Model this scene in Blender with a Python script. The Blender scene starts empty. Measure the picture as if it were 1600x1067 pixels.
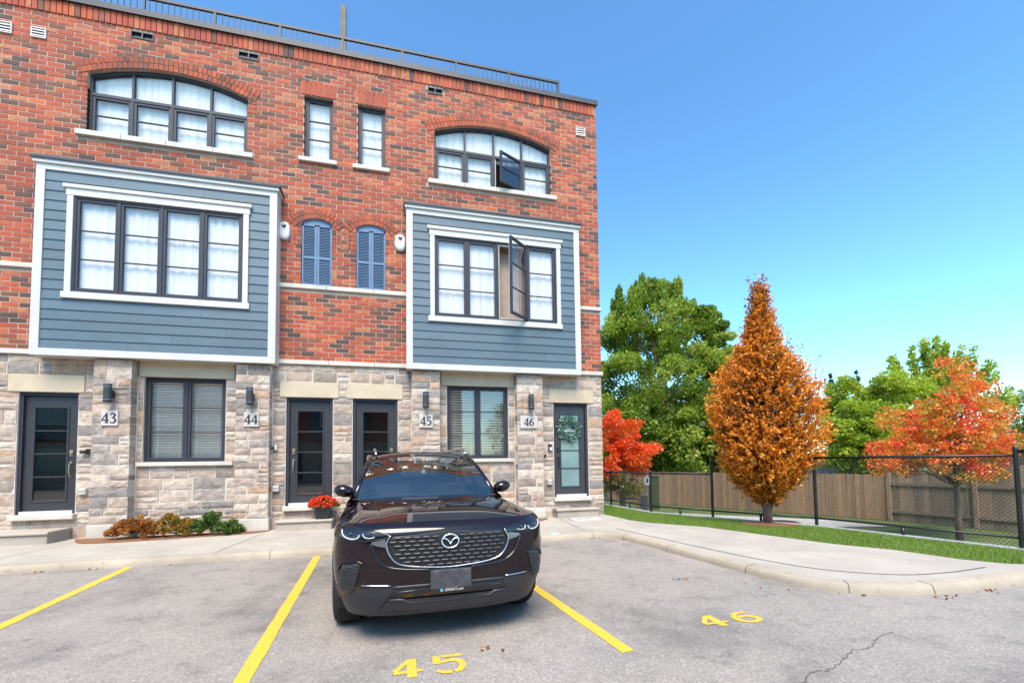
import bpy, math, random
import numpy as np
from mathutils import Matrix, Vector

R = math.radians
rnd = random.Random(7)
np.random.seed(7)
scene = bpy.context.scene
COL = scene.collection

# ------------------------------------------------------------------ camera
F_PX, CY, YAW, PITCH, ROLL = 691.97, 685.98, .2455, .0497, .0127
CAM = np.array([0.0, -10.088, 1.42])


def ray(u, v):
    """direction of a photograph pixel (1600 x 1067), depth along the axis = 1"""
    x3, z3 = (u - 800) / F_PX, (CY - v) / F_PX
    x = x3 * math.cos(ROLL) + z3 * math.sin(ROLL)
    z2 = -x3 * math.sin(ROLL) + z3 * math.cos(ROLL)
    y = math.cos(PITCH) - z2 * math.sin(PITCH)
    z = math.sin(PITCH) + z2 * math.cos(PITCH)
    return np.array([x * math.cos(YAW) + y * math.sin(YAW), -x * math.sin(YAW) + y * math.cos(YAW), z])


def onz(u, v, z=0.0):
    d = ray(u, v)
    return CAM + d * (z - CAM[2]) / d[2]


def depth_at(u, v, d):
    return CAM + ray(u, v) * d


def proj(P):
    d = np.asarray(P, float) - CAM
    x = d[..., 0] * math.cos(YAW) - d[..., 1] * math.sin(YAW)
    y = d[..., 0] * math.sin(YAW) + d[..., 1] * math.cos(YAW)
    y2 = y * math.cos(PITCH) + d[..., 2] * math.sin(PITCH)
    z2 = -y * math.sin(PITCH) + d[..., 2] * math.cos(PITCH)
    return 800 + F_PX * (x * math.cos(ROLL) - z2 * math.sin(ROLL)) / y2, CY - F_PX * (x * math.sin(ROLL) + z2 * math.cos(ROLL)) / y2


cam_data = bpy.data.cameras.new('camera')
cam_data.sensor_width = 36
cam_data.lens = F_PX / 1600 * 36
cam_data.shift_y = (CY - 533.5) / 1600
cam_data.clip_start = .05
cam_data.clip_end = 3000
cam = bpy.data.objects.new('camera', cam_data)
COL.objects.link(cam)
fw = ray(800, CY)
rt = ray(800 + F_PX, CY) - fw
up = ray(800, CY - F_PX) - fw
cam.matrix_world = Matrix(((rt[0], up[0], -fw[0], CAM[0]), (rt[1], up[1], -fw[1], CAM[1]), (rt[2], up[2], -fw[2], CAM[2]), (0, 0, 0, 1)))
scene.camera = cam

# ------------------------------------------------------------------ sky, sun, exposure
SUN_EL, SUN_AZ = 58.0, 194.0          # azimuth clockwise from +Y
world = bpy.data.worlds.new('World')
scene.world = world
world.use_nodes = True
wn = world.node_tree
for n in list(wn.nodes):
    wn.nodes.remove(n)
w_out = wn.nodes.new('ShaderNodeOutputWorld')
w_bg = wn.nodes.new('ShaderNodeBackground')
w_sky = wn.nodes.new('ShaderNodeTexSky')
w_sky.sky_type = 'NISHITA'
w_sky.sun_disc = False
w_sky.sun_elevation = R(SUN_EL)
w_sky.sun_rotation = R(SUN_AZ)
w_sky.air_density = 1.0
w_sky.dust_density = 0.9
w_sky.ozone_density = 2.0
w_bg.inputs['Strength'].default_value = 0.12
w_tint = wn.nodes.new('ShaderNodeMix')
w_tint.data_type = 'RGBA'
w_tint.blend_type = 'MULTIPLY'
w_tint.inputs[0].default_value = 1.0
w_tint.inputs[7].default_value = (.76, 1.06, 1.05, 1)
w_gam = wn.nodes.new('ShaderNodeGamma')
w_gam.inputs['Gamma'].default_value = 1.3
wn.links.new(w_sky.outputs[0], w_gam.inputs['Color'])
wn.links.new(w_gam.outputs[0], w_tint.inputs[6])
wn.links.new(w_tint.outputs[2], w_bg.inputs['Color'])
wn.links.new(w_bg.outputs[0], w_out.inputs['Surface'])

sun_data = bpy.data.lights.new('sun', 'SUN')
sun_data.energy = 3.3
sun_data.angle = R(34)
sun_data.color = (1.0, .87, .72)
sun = bpy.data.objects.new('sun', sun_data)
COL.objects.link(sun)
sdir = Vector((math.sin(R(SUN_AZ)) * math.cos(R(SUN_EL)), math.cos(R(SUN_AZ)) * math.cos(R(SUN_EL)), math.sin(R(SUN_EL))))
sun.rotation_euler = sdir.to_track_quat('Z', 'Y').to_euler()
sun.location = sdir * 60

vs = scene.view_settings
scene.display_settings.display_device = 'sRGB'
vs.view_transform = 'Standard'
vs.look = 'None'
vs.gamma = 1.0
vs.use_curve_mapping = False
vs.exposure = 1.02
scene.cycles.max_bounces = 8
scene.cycles.transparent_max_bounces = 16
scene.cycles.caustics_reflective = False
scene.cycles.caustics_refractive = False

# ------------------------------------------------------------------ helpers
def tag(o, label=None, cat=None, group=None, kind=None):
    if label: o['label'] = label
    if cat: o['category'] = cat
    if group: o['group'] = group
    if kind: o['kind'] = kind
    return o


def link(name, data, parent=None, loc=None):
    o = bpy.data.objects.new(name, data)
    COL.objects.link(o)
    if parent is not None:
        o.parent = parent
        if parent.type == 'EMPTY' and not parent.get('_local'):
            o.matrix_parent_inverse = Matrix.Translation(-parent.location)
    if loc is not None:
        o.location = loc
    return o


def thing(name, label, cat, loc=(0, 0, 0), group=None, local=False, rz=0.0):
    """Empty at a thing's base. local: children use its local coordinates"""
    o = bpy.data.objects.new(name, None)
    COL.objects.link(o)
    o.location = loc
    o.rotation_euler = (0, 0, rz)
    o.empty_display_size = .1
    if local: o['_local'] = 1
    return tag(o, label, cat, group)


class MB:
    def __init__(s):
        s.v, s.f, s.t = [], [], []

    def add(s, verts, faces, tone=None):
        b = len(s.v)
        s.v.extend([tuple(map(float, p)) for p in verts])
        for q in faces:
            s.f.append([b + i for i in q])
            s.t.append(tone)
        return s

    def box(s, x0, x1, y0, y1, z0, z1, tone=None):
        return s.add([(x0, y0, z0), (x1, y0, z0), (x1, y1, z0), (x0, y1, z0), (x0, y0, z1), (x1, y0, z1), (x1, y1, z1), (x0, y1, z1)],
                     [(0, 3, 2, 1), (4, 5, 6, 7), (0, 1, 5, 4), (1, 2, 6, 5), (2, 3, 7, 6), (3, 0, 4, 7)], tone)

    def bbox(s, x0, x1, y0, y1, z0, z1, b=.004, tone=None):
        """box with chamfered front (low-y) edge"""
        v = [(x0 + b, y0, z0 + b), (x1 - b, y0, z0 + b), (x1 - b, y0, z1 - b), (x0 + b, y0, z1 - b),
             (x0, y0 + b, z0), (x1, y0 + b, z0), (x1, y0 + b, z1), (x0, y0 + b, z1),
             (x0, y1, z0), (x1, y1, z0), (x1, y1, z1), (x0, y1, z1)]
        f = [(0, 1, 2, 3)]
        for i in range(4):
            j = (i + 1) % 4
            f.append((i, 4 + i, 4 + j, j))
            f.append((4 + i, 8 + i, 8 + j, 4 + j))
        f.append((11, 10, 9, 8))
        return s.add(v, f, tone)

    def obox(s, p0, p1, w, h, upv=(0, 0, 1), tone=None):
        """box bar from p0 to p1 with width w and height h"""
        a, b = Vector(p0), Vector(p1)
        d = (b - a).normalized()
        u = Vector(upv)
        sd = d.cross(u)
        if sd.length < 1e-5: sd = d.cross(Vector((0, 1, 0)))
        sd.normalize()
        u = sd.cross(d).normalized()
        c = [(-w / 2, -h / 2), (w / 2, -h / 2), (w / 2, h / 2), (-w / 2, h / 2)]
        v = [a + sd * x + u * y for x, y in c] + [b + sd * x + u * y for x, y in c]
        return s.add(v, [(3, 2, 1, 0), (4, 5, 6, 7), (0, 1, 5, 4), (1, 2, 6, 5), (2, 3, 7, 6), (3, 0, 4, 7)], tone)

    def tube(s, pts, r, n=8, cap=True, closed=False, tone=None):
        P = [Vector(p) for p in pts]
        m = len(P)
        rr = r if hasattr(r, '__len__') else [r] * m
        rings = []
        prev = None
        for i, p in enumerate(P):
            if closed: d = P[(i + 1) % m] - P[i - 1]
            else: d = P[min(i + 1, m - 1)] - P[max(i - 1, 0)]
            d.normalize()
            if prev is None:
                ref = Vector((0, 0, 1)) if abs(d.z) < .9 else Vector((1, 0, 0))
                u = d.cross(ref).normalized()
            else:
                u = (prev - d * prev.dot(d))
                u = u.normalized() if u.length > 1e-6 else d.orthogonal().normalized()
            prev = u
            w = d.cross(u)
            rings.append([p + (u * math.cos(2 * math.pi * k / n) + w * math.sin(2 * math.pi * k / n)) * rr[i] for k in range(n)])
        v = [q for rg in rings for q in rg]
        f = []
        for i in range(m if closed else m - 1):
            j = (i + 1) % m
            for k in range(n):
                k2 = (k + 1) % n
                f.append((i * n + k, i * n + k2, j * n + k2, j * n + k))
        if cap and not closed:
            f.append(tuple(range(n - 1, -1, -1)))
            f.append(tuple((m - 1) * n + k for k in range(n)))
        return s.add(v, f, tone)

    def lathe(s, prof, c=(0, 0, 0), n=16, axis='z', tone=None):
        v, f = [], []
        for r, h in prof:
            for k in range(n):
                a = 2 * math.pi * k / n
                p = (r * math.cos(a), r * math.sin(a), h)
                if axis == 'y': p = (p[0], p[2], p[1])
                if axis == 'x': p = (p[2], p[0], p[1])
                v.append((c[0] + p[0], c[1] + p[1], c[2] + p[2]))
        m = len(prof)
        for i in range(m - 1):
            for k in range(n):
                k2 = (k + 1) % n
                f.append((i * n + k, i * n + k2, (i + 1) * n + k2, (i + 1) * n + k))
        f.append(tuple(range(n - 1, -1, -1)))
        f.append(tuple((m - 1) * n + k for k in range(n)))
        return s.add(v, f, tone)

    def prism(s, poly, y0, y1, tone=None):
        """extrude an XZ polygon from y0 to y1"""
        n = len(poly)
        v = [(x, y0, z) for x, z in poly] + [(x, y1, z) for x, z in poly]
        f = [tuple(range(n)), tuple(range(2 * n - 1, n - 1, -1))]
        for i in range(n):
            j = (i + 1) % n
            f.append((i, i + n, j + n, j))
        return s.add(v, f, tone)

    def slab(s, poly, z0, z1, tone=None):
        """extrude an XY polygon (counter-clockwise) from z0 to z1"""
        n = len(poly)
        v = [(x, y, z0) for x, y in poly] + [(x, y, z1) for x, y in poly]
        f = [tuple(range(n - 1, -1, -1)), tuple(range(n, 2 * n))]
        for i in range(n):
            j = (i + 1) % n
            f.append((i, j, j + n, i + n))
        return s.add(v, f, tone)

    def grid(s, P, tone=None, flip=False):
        """P[i][j] points"""
        m, n = len(P), len(P[0])
        f = []
        for i in range(m - 1):
            for j in range(n - 1):
                q = (i * n + j, i * n + j + 1, (i + 1) * n + j + 1, (i + 1) * n + j)
                f.append(q[::-1] if flip else q)
        return s.add([p for row in P for p in row], f, tone)

    def mesh(s, name, smooth=False):
        me = bpy.data.meshes.new(name)
        me.from_pydata(s.v, [], s.f)
        if any(t is not None for t in s.t):
            at = me.attributes.new('tone', 'FLOAT', 'FACE')
            at.data.foreach_set('value', [0.5 if t is None else t for t in s.t])
        if smooth:
            me.polygons.foreach_set('use_smooth', [True] * len(me.polygons))
        me.update()
        return me

    def build(s, name, mat, parent=None, smooth=False, angle=None, loc=None):
        me = s.mesh(name, smooth or angle is not None)
        me.materials.append(mat)
        if angle is not None:
            me.set_sharp_from_angle(angle=R(angle))
        return link(name, me, parent, loc)


# ------------------------------------------------------------------ materials
def new_mat(name):
    m = bpy.data.materials.new(name)
    m.use_nodes = True
    nt = m.node_tree
    b = nt.nodes['Principled BSDF']
    return m, nt, b


def nd(nt, typ, **kw):
    n = nt.nodes.new(typ)
    for k, v in kw.items():
        setattr(n, k, v)
    return n


def noise(nt, scale, detail=4, rough=.55, coord='pos'):
    n = nd(nt, 'ShaderNodeTexNoise')
    n.inputs['Scale'].default_value = scale
    n.inputs['Detail'].default_value = detail
    n.inputs['Roughness'].default_value = rough
    if coord == 'pos':
        g = nd(nt, 'ShaderNodeNewGeometry')
        nt.links.new(g.outputs['Position'], n.inputs['Vector'])
    elif coord is not None:
        nt.links.new(coord, n.inputs['Vector'])
    return n


def ramp(nt, fac, stops, interp='LINEAR'):
    r = nd(nt, 'ShaderNodeValToRGB')
    r.color_ramp.interpolation = interp
    e = r.color_ramp.elements
    while len(e) < len(stops): e.new(.5)
    for el, (p, c) in zip(e, stops):
        el.position = p
        el.color = (*c, 1) if len(c) == 3 else c
    nt.links.new(fac, r.inputs[0])
    return r


def mix(nt, fac, a, b, typ='MIX'):
    m = nd(nt, 'ShaderNodeMix', data_type='RGBA', blend_type=typ)
    for sock, val in ((m.inputs[0], fac), (m.inputs[6], a), (m.inputs[7], b)):
        if hasattr(val, 'is_linked'): nt.links.new(val, sock)
        elif isinstance(val, (int, float)): sock.default_value = val
        else: sock.default_value = (*val, 1)
    return m.outputs[2]


def bump(nt, b, height, strength=.3, dist=.01):
    n = nd(nt, 'ShaderNodeBump')
    n.inputs['Strength'].default_value = strength
    n.inputs['Distance'].default_value = dist
    nt.links.new(height, n.inputs['Height'])
    nt.links.new(n.outputs[0], b.inputs['Normal'])


def plain(name, c, rough=.6, metal=0.0, var=.12, vscale=6.0, bs=0.0, bscale=60.0, coat=0.0):
    m, nt, b = new_mat(name)
    b.inputs['Roughness'].default_value = rough
    b.inputs['Metallic'].default_value = metal
    b.inputs['Coat Weight'].default_value = coat
    n = noise(nt, vscale)
    lo = tuple(x * (1 - var) for x in c)
    hi = tuple(min(1, x * (1 + var)) for x in c)
    r = ramp(nt, n.outputs[0], [(.3, lo), (.7, hi)])
    nt.links.new(r.outputs[0], b.inputs['Base Color'])
    if bs:
        n2 = noise(nt, bscale, 3)
        bump(nt, b, n2.outputs[0], bs, .004)
    return m


def srgb(r, g, b):
    return tuple(((c / 255) / 12.92 if c / 255 <= .04045 else ((c / 255 + .055) / 1.055) ** 2.4) for c in (r, g, b))


def tone_out(nt, how):
    if how == 'object':
        return nd(nt, 'ShaderNodeObjectInfo').outputs['Random']
    a = nd(nt, 'ShaderNodeAttribute')
    a.attribute_type = 'GEOMETRY'
    a.attribute_name = 'tone'
    return a.outputs['Fac']


def brick_mat(name, how):
    m, nt, b = new_mat(name)
    t = tone_out(nt, how)
    pal = [(0.0, (.090, .050, .040)), (.06, (.115, .056, .042)), (.12, (.17, .066, .042)), (.20, (.23, .072, .040)), (.29, (.31, .072, .036)),
           (.46, (.38, .072, .035)), (.62, (.42, .086, .034)), (.76, (.35, .066, .038)), (.85, (.45, .110, .042)), (.93, (.42, .140, .064)), (.97, (.40, .11, .055))]
    r = ramp(nt, t, pal, 'CONSTANT')
    n = noise(nt, 13, 3)
    n1 = ramp(nt, n.outputs[0], [(.50, (0, 0, 0)), (.68, (1, 1, 1))])
    # pale kiln patches on some bricks
    sel = ramp(nt, t, [(.0, (0, 0, 0)), (.80, (.12, .12, .12)), (.83, (.75, .75, .75)), (.96, (.2, .2, .2))], 'CONSTANT')
    fac = mix(nt, 1.0, n1.outputs[0], sel.outputs[0], 'MULTIPLY')
    c = mix(nt, fac, r.outputs[0], (.50, .24, .12))
    n2 = noise(nt, 55, 4)
    sh = ramp(nt, n2.outputs[0], [(.3, (.78, .78, .78)), (.7, (1.15, 1.12, 1.1))])
    c = mix(nt, 1.0, c, sh.outputs[0], 'MULTIPLY')
    n4 = noise(nt, .9, 4)
    sh4 = ramp(nt, n4.outputs[0], [(.32, (.76, .77, .78)), (.5, (.98, .98, .98)), (.68, (1.12, 1.09, 1.06))])
    c = mix(nt, 1.0, c, sh4.outputs[0], 'MULTIPLY')
    g5 = nd(nt, 'ShaderNodeNewGeometry')
    mp5 = nd(nt, 'ShaderNodeMapping')
    mp5.inputs['Scale'].default_value = (2.2, 1, .28)
    nt.links.new(g5.outputs['Position'], mp5.inputs['Vector'])
    n5 = noise(nt, 1.0, 6, .7, coord=mp5.outputs[0])
    sh5 = ramp(nt, n5.outputs[0], [(.36, (.80, .80, .81)), (.5, (1, 1, 1)), (.7, (1.06, 1.05, 1.04))])
    c = mix(nt, 1.0, c, sh5.outputs[0], 'MULTIPLY')
    nt.links.new(c, b.inputs['Base Color'])
    b.inputs['Roughness'].default_value = .85
    n3 = noise(nt, 90, 4)
    bump(nt, b, n3.outputs[0], .5, .005)
    return m


def stone_mat(name, how):
    m, nt, b = new_mat(name)
    t = tone_out(nt, how)
    pal = [(0.0, (.38, .285, .225)), (.14, (.44, .345, .28)), (.28, (.27, .215, .18)), (.40, (.48, .39, .32)), (.54, (.41, .315, .25)),
           (.66, (.25, .215, .195)), (.75, (.50, .415, .345)), (.86, (.41, .275, .19)), (.93, (.33, .275, .245))]
    r = ramp(nt, t, pal, 'CONSTANT')
    n = noise(nt, 7, 6, .65)
    s1 = ramp(nt, n.outputs[0], [(.32, (.66, .65, .67)), (.5, (1, 1, 1)), (.68, (1.26, 1.22, 1.18))])
    c = mix(nt, 1.0, r.outputs[0], s1.outputs[0], 'MULTIPLY')
    n2 = noise(nt, 38, 5, .6)
    s2 = ramp(nt, n2.outputs[0], [(.3, (.82, .82, .82)), (.7, (1.14, 1.13, 1.1))])
    c = mix(nt, 1.0, c, s2.outputs[0], 'MULTIPLY')
    nt.links.new(c, b.inputs['Base Color'])
    b.inputs['Roughness'].default_value = .88
    n3 = noise(nt, 26, 6, .65)
    bump(nt, b, n3.outputs[0], .8, .014)
    return m


def concrete_mat(name, c, var=.14, stain=.25):
    m, nt, b = new_mat(name)
    n = noise(nt, 1.3, 6, .6)
    r = ramp(nt, n.outputs[0], [(.3, tuple(x * (1 - var) for x in c)), (.7, tuple(x * (1 + var) for x in c))])
    n2 = noise(nt, 160, 2)
    s2 = ramp(nt, n2.outputs[0], [(.3, (.86, .86, .86)), (.7, (1.1, 1.1, 1.1))])
    cc = mix(nt, 1.0, r.outputs[0], s2.outputs[0], 'MULTIPLY')
    n3 = noise(nt, 5.0, 8, .72)
    s3 = ramp(nt, n3.outputs[0], [(.58, (1, 1, 1)), (.75, (1 - stain, 1 - stain, 1 - stain * 1.05))])
    cc = mix(nt, 1.0, cc, s3.outputs[0], 'MULTIPLY')
    nt.links.new(cc, b.inputs['Base Color'])
    b.inputs['Roughness'].default_value = .9
    bump(nt, b, n2.outputs[0], .25, .003)
    return m


def asphalt_mat():
    m, nt, b = new_mat('asphalt')
    g = nd(nt, 'ShaderNodeNewGeometry')
    v = nd(nt, 'ShaderNodeTexVoronoi')
    v.inputs['Scale'].default_value = 95
    nt.links.new(g.outputs['Position'], v.inputs['Vector'])
    agg = ramp(nt, v.outputs['Color'], [(.0, (.175, .164, .155)), (.35, (.235, .22, .208)), (.62, (.275, .257, .243)), (.85, (.32, .30, .283)), (.97, (.46, .435, .41))])
    fine = noise(nt, 210, 2)
    fs = ramp(nt, fine.outputs[0], [(.3, (.7, .7, .7)), (.7, (1.3, 1.3, 1.3))])
    c = mix(nt, 1.0, agg.outputs[0], fs.outputs[0], 'MULTIPLY')
    big = noise(nt, .55, 7, .62)
    bs = ramp(nt, big.outputs[0], [(.36, (.66, .66, .67)), (.48, (.97, .97, .97)), (.66, (1.12, 1.10, 1.09))])
    c = mix(nt, 1.0, c, bs.outputs[0], 'MULTIPLY')
    mid = noise(nt, 3.2, 8, .7)
    ms = ramp(nt, mid.outputs[0], [(.33, (.72, .71, .71)), (.46, (.98, .98, .98)), (.75, (1.10, 1.09, 1.08))])
    c = mix(nt, 1.0, c, ms.outputs[0], 'MULTIPLY')
    c = mix(nt, 1.0, c, (.98, .92, .86), 'MULTIPLY')
    nt.links.new(c, b.inputs['Base Color'])
    b.inputs['Roughness'].default_value = .9
    bump(nt, b, v.outputs['Distance'], .45, .005)
    return m


def glass_mat(name, tint=(1, 1, 1), ior=1.5, refl=(1, 1, 1)):
    m = bpy.data.materials.new(name)
    m.use_nodes = True
    nt = m.node_tree
    for n in list(nt.nodes): nt.nodes.remove(n)
    o = nd(nt, 'ShaderNodeOutputMaterial')
    ms = nd(nt, 'ShaderNodeMixShader')
    fr = nd(nt, 'ShaderNodeFresnel')
    bf = nd(nt, 'ShaderNodeNewGeometry')
    mi = nd(nt, 'ShaderNodeMix', data_type='FLOAT')      # same reflectance from both sides of the thin pane
    mi.inputs[2].default_value = ior
    mi.inputs[3].default_value = 1 / ior
    nt.links.new(bf.outputs['Backfacing'], mi.inputs[0])
    nt.links.new(mi.outputs[0], fr.inputs['IOR'])
    tr = nd(nt, 'ShaderNodeBsdfTransparent')
    tr.inputs['Color'].default_value = (*tint, 1)
    gl = nd(nt, 'ShaderNodeBsdfGlossy')
    gl.inputs['Roughness'].default_value = .005
    gl.inputs['Color'].default_value = (*refl, 1)
    n = noise(nt, 1.7, 2)
    bm = nd(nt, 'ShaderNodeBump')
    bm.inputs['Strength'].default_value = .02
    bm.inputs['Distance'].default_value = .02
    nt.links.new(n.outputs[0], bm.inputs['Height'])
    nt.links.new(bm.outputs[0], gl.inputs['Normal'])
    nt.links.new(fr.outputs[0], ms.inputs[0])
    nt.links.new(tr.outputs[0], ms.inputs[1])
    nt.links.new(gl.outputs[0], ms.inputs[2])
    nt.links.new(ms.outputs[0], o.inputs['Surface'])
    return m


def leaf_mat(name, stops, trans=.35, nscale=.8):
    """leaf colours by tone of each leaf"""
    m = bpy.data.materials.new(name)
    m.use_nodes = True
    nt = m.node_tree
    for n in list(nt.nodes): nt.nodes.remove(n)
    o = nd(nt, 'ShaderNodeOutputMaterial')
    t = tone_out(nt, 'geo')
    n = noise(nt, nscale, 3)
    ad = nd(nt, 'ShaderNodeMath', operation='MULTIPLY_ADD')
    nt.links.new(n.outputs[0], ad.inputs[0])
    ad.inputs[1].default_value = .5
    nt.links.new(t, ad.inputs[2])
    sb = nd(nt, 'ShaderNodeMath', operation='SUBTRACT')
    nt.links.new(ad.outputs[0], sb.inputs[0])
    sb.inputs[1].default_value = .25
    r = ramp(nt, sb.outputs[0], stops)
    d = nd(nt, 'ShaderNodeBsdfDiffuse')
    tl = nd(nt, 'ShaderNodeBsdfTranslucent')
    gl = nd(nt, 'ShaderNodeBsdfGlossy')
    gl.inputs['Roughness'].default_value = .45
    nt.links.new(r.outputs[0], d.inputs['Color'])
    nt.links.new(r.outputs[0], tl.inputs['Color'])
    a = nd(nt, 'ShaderNodeMixShader')
    a.inputs[0].default_value = trans
    nt.links.new(d.outputs[0], a.inputs[1])
    nt.links.new(tl.outputs[0], a.inputs[2])
    b = nd(nt, 'ShaderNodeMixShader')
    b.inputs[0].default_value = .035
    nt.links.new(a.outputs[0], b.inputs[1])
    nt.links.new(gl.outputs[0], b.inputs[2])
    nt.links.new(b.outputs[0], o.inputs['Surface'])
    return m


def wood_mat(name, c, how='object', axis_scale=(18, 18, 1.2)):
    m, nt, b = new_mat(name)
    g = nd(nt, 'ShaderNodeNewGeometry')
    mp = nd(nt, 'ShaderNodeMapping')
    mp.inputs['Scale'].default_value = axis_scale
    nt.links.new(g.outputs['Position'], mp.inputs['Vector'])
    n = noise(nt, 2.2, 6, .6, coord=mp.outputs[0])
    r = ramp(nt, n.outputs[0], [(.25, tuple(x * .6 for x in c)), (.55, c), (.8, tuple(min(1, x * 1.4) for x in c))])
    t = tone_out(nt, how)
    s = ramp(nt, t, [(0, (.72, .74, .78)), (.5, (1, 1, 1)), (1, (1.25, 1.15, 1.02))])
    cc = mix(nt, 1.0, r.outputs[0], s.outputs[0], 'MULTIPLY')
    nt.links.new(cc, b.inputs['Base Color'])
    b.inputs['Roughness'].default_value = .85
    bump(nt, b, n.outputs[0], .35, .006)
    return m


M = dict(
    brick_o=brick_mat('brick_faces', 'object'), brick_g=brick_mat('brick_faces_mass', 'geo'),
    stone_o=stone_mat('cut_stone', 'object'), stone_g=stone_mat('cut_stone_mass', 'geo'),
    mortar=plain('brick_mortar', (.43, .315, .245), .95, var=.15, vscale=4, bs=.3),
    smortar=plain('stone_mortar', (.60, .52, .44), .95, var=.14, vscale=4, bs=.3),
    precast=plain('precast_buff', (.50, .40, .28), .85, var=.10, vscale=3, bs=.15),
    limestone=plain('limestone_trim', (.52, .475, .41), .85, var=.12, vscale=3, bs=.15),
    siding=None,
    trim=plain('painted_trim', (.52, .49, .455), .5, var=.05, vscale=2),
    frame=plain('dark_window_frame', (.021, .022, .033), .6, var=.12, vscale=3),
    capmetal=plain('dark_metal_cap', (.030, .033, .043), .55, metal=.0, var=.1),
    door=plain('charcoal_door_paint', (.034, .033, .037), .38, var=.10, vscale=3),
    black=plain('black_metal', (.012, .012, .013), .38, var=.2),
    darkin=plain('dark_room', (.06, .057, .055), .9),
    greyin=plain('grey_room_wall', (.30, .30, .29), .9),
    curtain=plain('white_sheer_curtain', (.78, .765, .75), .8, var=.05, vscale=2),
    blind=plain('white_blind', (.86, .86, .83), .6, var=.05),
    glass=glass_mat('window_glass', (.98, .98, .97), 1.6),
    frost=None,
    conc=concrete_mat('sidewalk_concrete', (.37, .325, .275)),
    kerb=concrete_mat('kerb_concrete', (.35, .295, .225), .2, .45),
    step=concrete_mat('step_concrete', (.38, .325, .27), .12, .25),
    asphalt=asphalt_mat(),
    yellow=None,
    shutter=plain('blue_shutter_paint', (.095, .165, .27), .5, var=.10, vscale=3),
    white=plain('white_plastic', (.58, .57, .545), .35, var=.04),
    steel=plain('brushed_metal', (.55, .54, .52), .3, metal=.9, var=.08),
    brass=plain('satin_nickel', (.55, .46, .33), .3, metal=.9, var=.08),
    ink=plain('dark_numeral', (.014, .013, .014), .6),
    plaque=plain('pale_number_stone', (.50, .445, .41), .8, var=.08, bs=.1),
    bark=wood_mat('bark', (.16, .12, .095), 'geo', (9, 9, 2)),
    mulch=plain('bark_mulch', (.20, .085, .038), .95, var=.5, vscale=40, bs=.8, bscale=50),
)


def siding_mat():
    m, nt, b = new_mat('blue_grey_siding')
    g = nd(nt, 'ShaderNodeNewGeometry')
    mp = nd(nt, 'ShaderNodeMapping')
    mp.inputs['Scale'].default_value = (2.5, 1, 40)
    nt.links.new(g.outputs['Position'], mp.inputs['Vector'])
    n = noise(nt, 2.0, 5, .6, coord=mp.outputs[0])
    t = tone_out(nt, 'object')
    r = ramp(nt, n.outputs[0], [(.25, (.066, .106, .135)), (.75, (.084, .130, .160))])
    s = ramp(nt, t, [(0, (.90, .91, .92)), (1, (1.08, 1.07, 1.06))])
    c = mix(nt, 1.0, r.outputs[0], s.outputs[0], 'MULTIPLY')
    nw = noise(nt, 1.1, 6, .7)
    sw_ = ramp(nt, nw.outputs[0], [(.35, (.88, .88, .88)), (.65, (1.08, 1.08, 1.07))])
    c = mix(nt, 1.0, c, sw_.outputs[0], 'MULTIPLY')
    nt.links.new(c, b.inputs['Base Color'])
    b.inputs['Roughness'].default_value = .55
    bump(nt, b, n.outputs[0], .12, .003)
    return m


def curtain_mat():
    m, nt, b = new_mat('white_sheer_painted_folds')
    g = nd(nt, 'ShaderNodeNewGeometry')
    mp = nd(nt, 'ShaderNodeMapping')
    mp.inputs['Scale'].default_value = (9, 9, .25)
    nt.links.new(g.outputs['Position'], mp.inputs['Vector'])
    n = noise(nt, 1.6, 4, .6, coord=mp.outputs[0])
    r = ramp(nt, n.outputs[0], [(.3, (.58, .545, .50)), (.5, (.74, .70, .65)), (.72, (.82, .785, .74))])  # vertical streaks paint the darkness of the folds into the colour
    nt.links.new(r.outputs[0], b.inputs['Base Color'])
    b.inputs['Roughness'].default_value = .85
    return m


M['curtain'] = curtain_mat()
M['siding'] = siding_mat()
M['frost'] = plain('frosted_pane', (.15, .235, .24), .12, var=.12, vscale=2, coat=.6)


def yellow_mat():
    m, nt, b = new_mat('yellow_road_paint')
    n = noise(nt, 45, 5, .7)
    r = ramp(nt, n.outputs[0], [(.32, (.50, .28, .02)), (.5, (.76, .43, .010)), (.8, (.82, .48, .015))])
    n2 = noise(nt, 120, 3, .7)
    w = ramp(nt, n2.outputs[0], [(.50, (0, 0, 0)), (.66, (.9, .9, .9))])
    c = mix(nt, w.outputs[0], r.outputs[0], (.20, .185, .17))
    nt.links.new(c, b.inputs['Base Color'])
    b.inputs['Roughness'].default_value = .8
    bump(nt, b, n2.outputs[0], .3, .004)
    return m


M['yellow'] = yellow_mat()

# ------------------------------------------------------------------ ground
SW = .09            # sidewalk level above the lot


def curve_pts(pts, n=6):
    """Catmull-Rom through 2D points"""
    P = [np.array(p, float) for p in pts]
    out = []
    for i in range(len(P) - 1):
        p0, p1, p2, p3 = P[max(i - 1, 0)], P[i], P[i + 1], P[min(i + 2, len(P) - 1)]
        for k in range(n):
            t = k / n
            out.append(tuple(.5 * (2 * p1 + (p2 - p0) * t + (2 * p0 - 5 * p1 + 4 * p2 - p3) * t * t + (3 * p1 - p0 - 3 * p2 + p3) * t ** 3)))
    out.append(tuple(P[-1]))
    return out


LOW = -.95
# terrain: one far-reaching sheet, low yard behind the chain-link fence, with a bank
mb = MB()
fence_line = [(5.35, 9.0), (5.70, 4.2), (5.99, 1.91), (6.16, .04), (6.86, -1.37), (7.88, -3.06), (8.54, -5.68), (8.80, -6.95)]
far = 900
mb.add([(-far, -far, LOW - .02), (far, -far, LOW - .02), (far, far, LOW - .02), (-far, far, LOW - .02)], [(0, 1, 2, 3)])
ter = mb


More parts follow.
